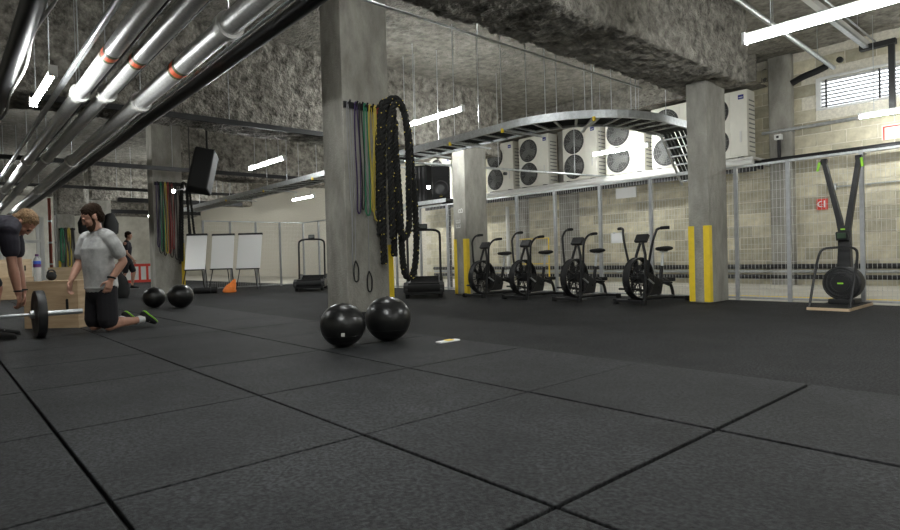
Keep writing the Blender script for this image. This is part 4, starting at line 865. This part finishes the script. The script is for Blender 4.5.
# --- bending man at the left edge
p2 = thing('person', 'person in navy tee bending over the barbell at left edge', 'person', (-6.09, 1.22, .024), math.atan2(.98, .19), 'people training')
b = MB(); HP = V((-.36, 0, .86)); CH = V((.0, 0, 1.06))
b.loft([(HP, .15, .115), (HP.lerp(CH, .35), .145, .11), (HP.lerp(CH, .75), .165, .12), (CH+V((.07, 0, .025)), .15, .09)], (0, 1, 0), 18)
b.loft([(CH+V((.06, 0, .03)), .08, .07), (V((.11, 0, 1.085)), .058, .058), (V((.15, 0, 1.095)), .056, .058)], (0, 1, 0), 14)
for s in (1, -1):
    hip = HP+V((0, s*.09, -.02)); kn = V((-.06, s*.14, .48)); an = V((-.10, s*.15, .09)); limb(b, [hip, hip.lerp(kn, .5), kn], [.092, .078, .058], (0, 1, 0)); limb(b, [kn, kn.lerp(an, .35)+V((-.015, 0, 0)), an], [.056, .056, .034], (0, 1, 0))
    shd = V((.09, s*.185, 1.02)); el = V((.11, s*.205, .70)); wr = V((.15, s*.20, .42)); limb(b, [shd, shd.lerp(el, .45), el], [.050, .048, .041], (1, 0, 0)); limb(b, [el, el.lerp(wr, .3), wr], [.042, .045, .028], (1, 0, 0)); hand(b, wr, (.08, 0, -1), (-1, -s*.3, 0), (0, -s, 0), .55)
    MB().tube(arc(wr+V((0, 0, .03)), (1, 0, 0), (0, 1, 0), .033, 0, 2*math.pi, 14)[:-1], .008, 6, closed=True).build('wrist_band', matte_blk, p2, smooth=True)
    shoe(p2, an, V((-.15, s*.15, .0)), V((.13, s*.17, .0)), (0, 0, 1), matte_blk, matte_blk)
head(p2, (.180, 0, 1.10), -.15, 1.05, skin_tan, hair_g, b, None, k=1.04)
fuse(b, 'body', skin_tan, p2, .0065, 3)
c = MB(); c.loft([(HP+V((-.02, 0, .02)), .175, .14), (HP.lerp(CH, .35), .172, .14), (HP.lerp(CH, .75), .188, .142), (CH+V((.06, 0, .025)), .170, .108), (CH+V((.11, 0, .05)), .10, .08)], (0, 1, 0), 20)
for s in (1, -1):
    shd = V((.09, s*.185, 1.02)); el = V((.11, s*.205, .70)); limb(c, [shd+V((-.02, -s*.03, 0)), shd.lerp(el, .35), shd.lerp(el, .60)], [.092, .082, .076], (1, 0, 0)); limb(c, [V((.11, s*.05, 1.085)), shd+V((.0, -s*.06, .03)), shd], [.078, .088, .086], (1, 0, 0))
fuse(c, 'tee_shirt', tee_navy, p2, .009, 3)
c = MB(); c.loft([(HP+V((-.05, 0, .0)), .168, .135), (HP+V((.06, 0, .02)), .165, .13)], (0, 1, 0), 18)
for s in (1, -1):
    hip = HP+V((0, s*.09, -.02)); kn = V((-.06, s*.14, .48)); limb(c, [hip, hip.lerp(kn, .5), hip.lerp(kn, .9)], [.108, .100, .088], (0, 1, 0))
fuse(c, 'shorts', shorts_m, p2, .009, 3)
# --- man walking in the background
p3 = thing('person', 'person in black tee and shorts walking in the far background', 'person', (-18.0, 5.02, .0), math.radians(62), 'people training'); K = .93
b = MB(); b.loft([((0, 0, .93), .15, .11), ((0, 0, 1.1), .145, .105), ((.02, 0, 1.3), .17, .115), ((.02, 0, 1.42), .15, .09)], (0, 1, 0), 16); b.loft([((.01, 0, 1.44), .08, .06), ((.03, 0, 1.52), .055, .055), ((.05, 0, 1.58), .054, .054)], (0, 1, 0), 12)
J = {1: ((0, .09, .93), (.16, .10, .52), (.10, .10, .10)), -1: ((0, -.09, .93), (-.04, -.10, .50), (-.28, -.10, .16))}
for s in (1, -1):
    h_, k_, a_ = [V(q) for q in J[s]]; limb(b, [h_, h_.lerp(k_, .5), k_], [.09, .078, .056], (0, 1, 0)); limb(b, [k_, k_.lerp(a_, .35)+V((-.012, 0, 0)), a_], [.056, .055, .034], (0, 1, 0))
    e_ = V((-.08*s-.02, s*.25, 1.13)); w_ = V((.12-.12*s, s*.22, .92)); q_ = V((.02, s*.185, 1.42)); limb(b, [q_, q_.lerp(e_, .5), e_], [.06, .05, .04], (1, 0, 0)); limb(b, [e_, e_.lerp(w_, .35), w_], [.041, .043, .028], (1, 0, 0)); hand(b, w_, (.3, 0, -1), (0, -s, 0), (1, 0, 0), .4)
    tdir = V((.2, 0, 0)) if s > 0 else V((.16, 0, -.13)); hl = a_+V((-.05, 0, -.09)); shoe(p3, a_, hl if s > 0 else a_+V((-.07, 0, -.06)), (hl if s > 0 else a_+V((-.07, 0, -.06)))+tdir*1.3, (0, 0, 1) if s > 0 else (.5, 0, .8), matte_blk, sock_m)
head(p3, (.07, 0, 1.66), .2, .15, skin_m, hair_d, b); fuse(b, 'body', skin_m, p3, .009, 3)
c = MB(); c.loft([((0, 0, .90), .17, .13), ((0, 0, 1.1), .165, .128), ((.02, 0, 1.3), .186, .132), ((.02, 0, 1.42), .165, .105), ((.01, 0, 1.47), .1, .08)], (0, 1, 0), 16)
for s in (1, -1):
    q_ = V((.02, s*.185, 1.42)); e_ = V((-.08*s-.02, s*.25, 1.13)); limb(c, [q_+V((0, -s*.03, 0)), q_.lerp(e_, .6)], [.077, .07], (1, 0, 0))
fuse(c, 'tee_shirt', tee_navy, p3, .01, 3)
c = MB(); c.loft([((0, 0, .84), .165, .125), ((0, 0, .95), .16, .12)], (0, 1, 0), 16)
for s in (1, -1):
    h_, k_, a_ = [V(q) for q in J[s]]; limb(c, [h_, h_.lerp(k_, .5), h_.lerp(k_, .85)], [.105, .097, .09], (0, 1, 0))
fuse(c, 'shorts', shorts_m, p3, .01, 3)
p3.scale = (K, K, K)

# ------------------------------------------------------------------ faded stencil on the column beside the first bike
def lettering(txt, size, loc, rot, m, parent, name):
    cu = bpy.data.curves.new(name, 'FONT'); cu.body = txt; cu.size = size; cu.extrude = .001; cu.align_x = 'CENTER'; cu.align_y = 'CENTER'
    o = bpy.data.objects.new(name, cu); COL.objects.link(o); me = bpy.data.meshes.new_from_object(o.evaluated_get(bpy.context.evaluated_depsgraph_get()))
    bpy.data.objects.remove(o); me.materials.append(m); q = bpy.data.objects.new(name, me); COL.objects.link(q); q.location = loc; q.rotation_euler = rot; q.parent = parent; return q
for o in bpy.data.objects:
    if o.get('label', '').startswith('concrete column between the running machine'):
        lettering('EE', .17, (-.03, -.277, 1.27), (math.pi/2, -math.pi/2, 0), white_ring, o, 'stencil_lettering'); lettering('B', .17, (.04, -.277, 1.50), (math.pi/2, -math.pi/2, 0), white_ring, o, 'stencil_lettering')
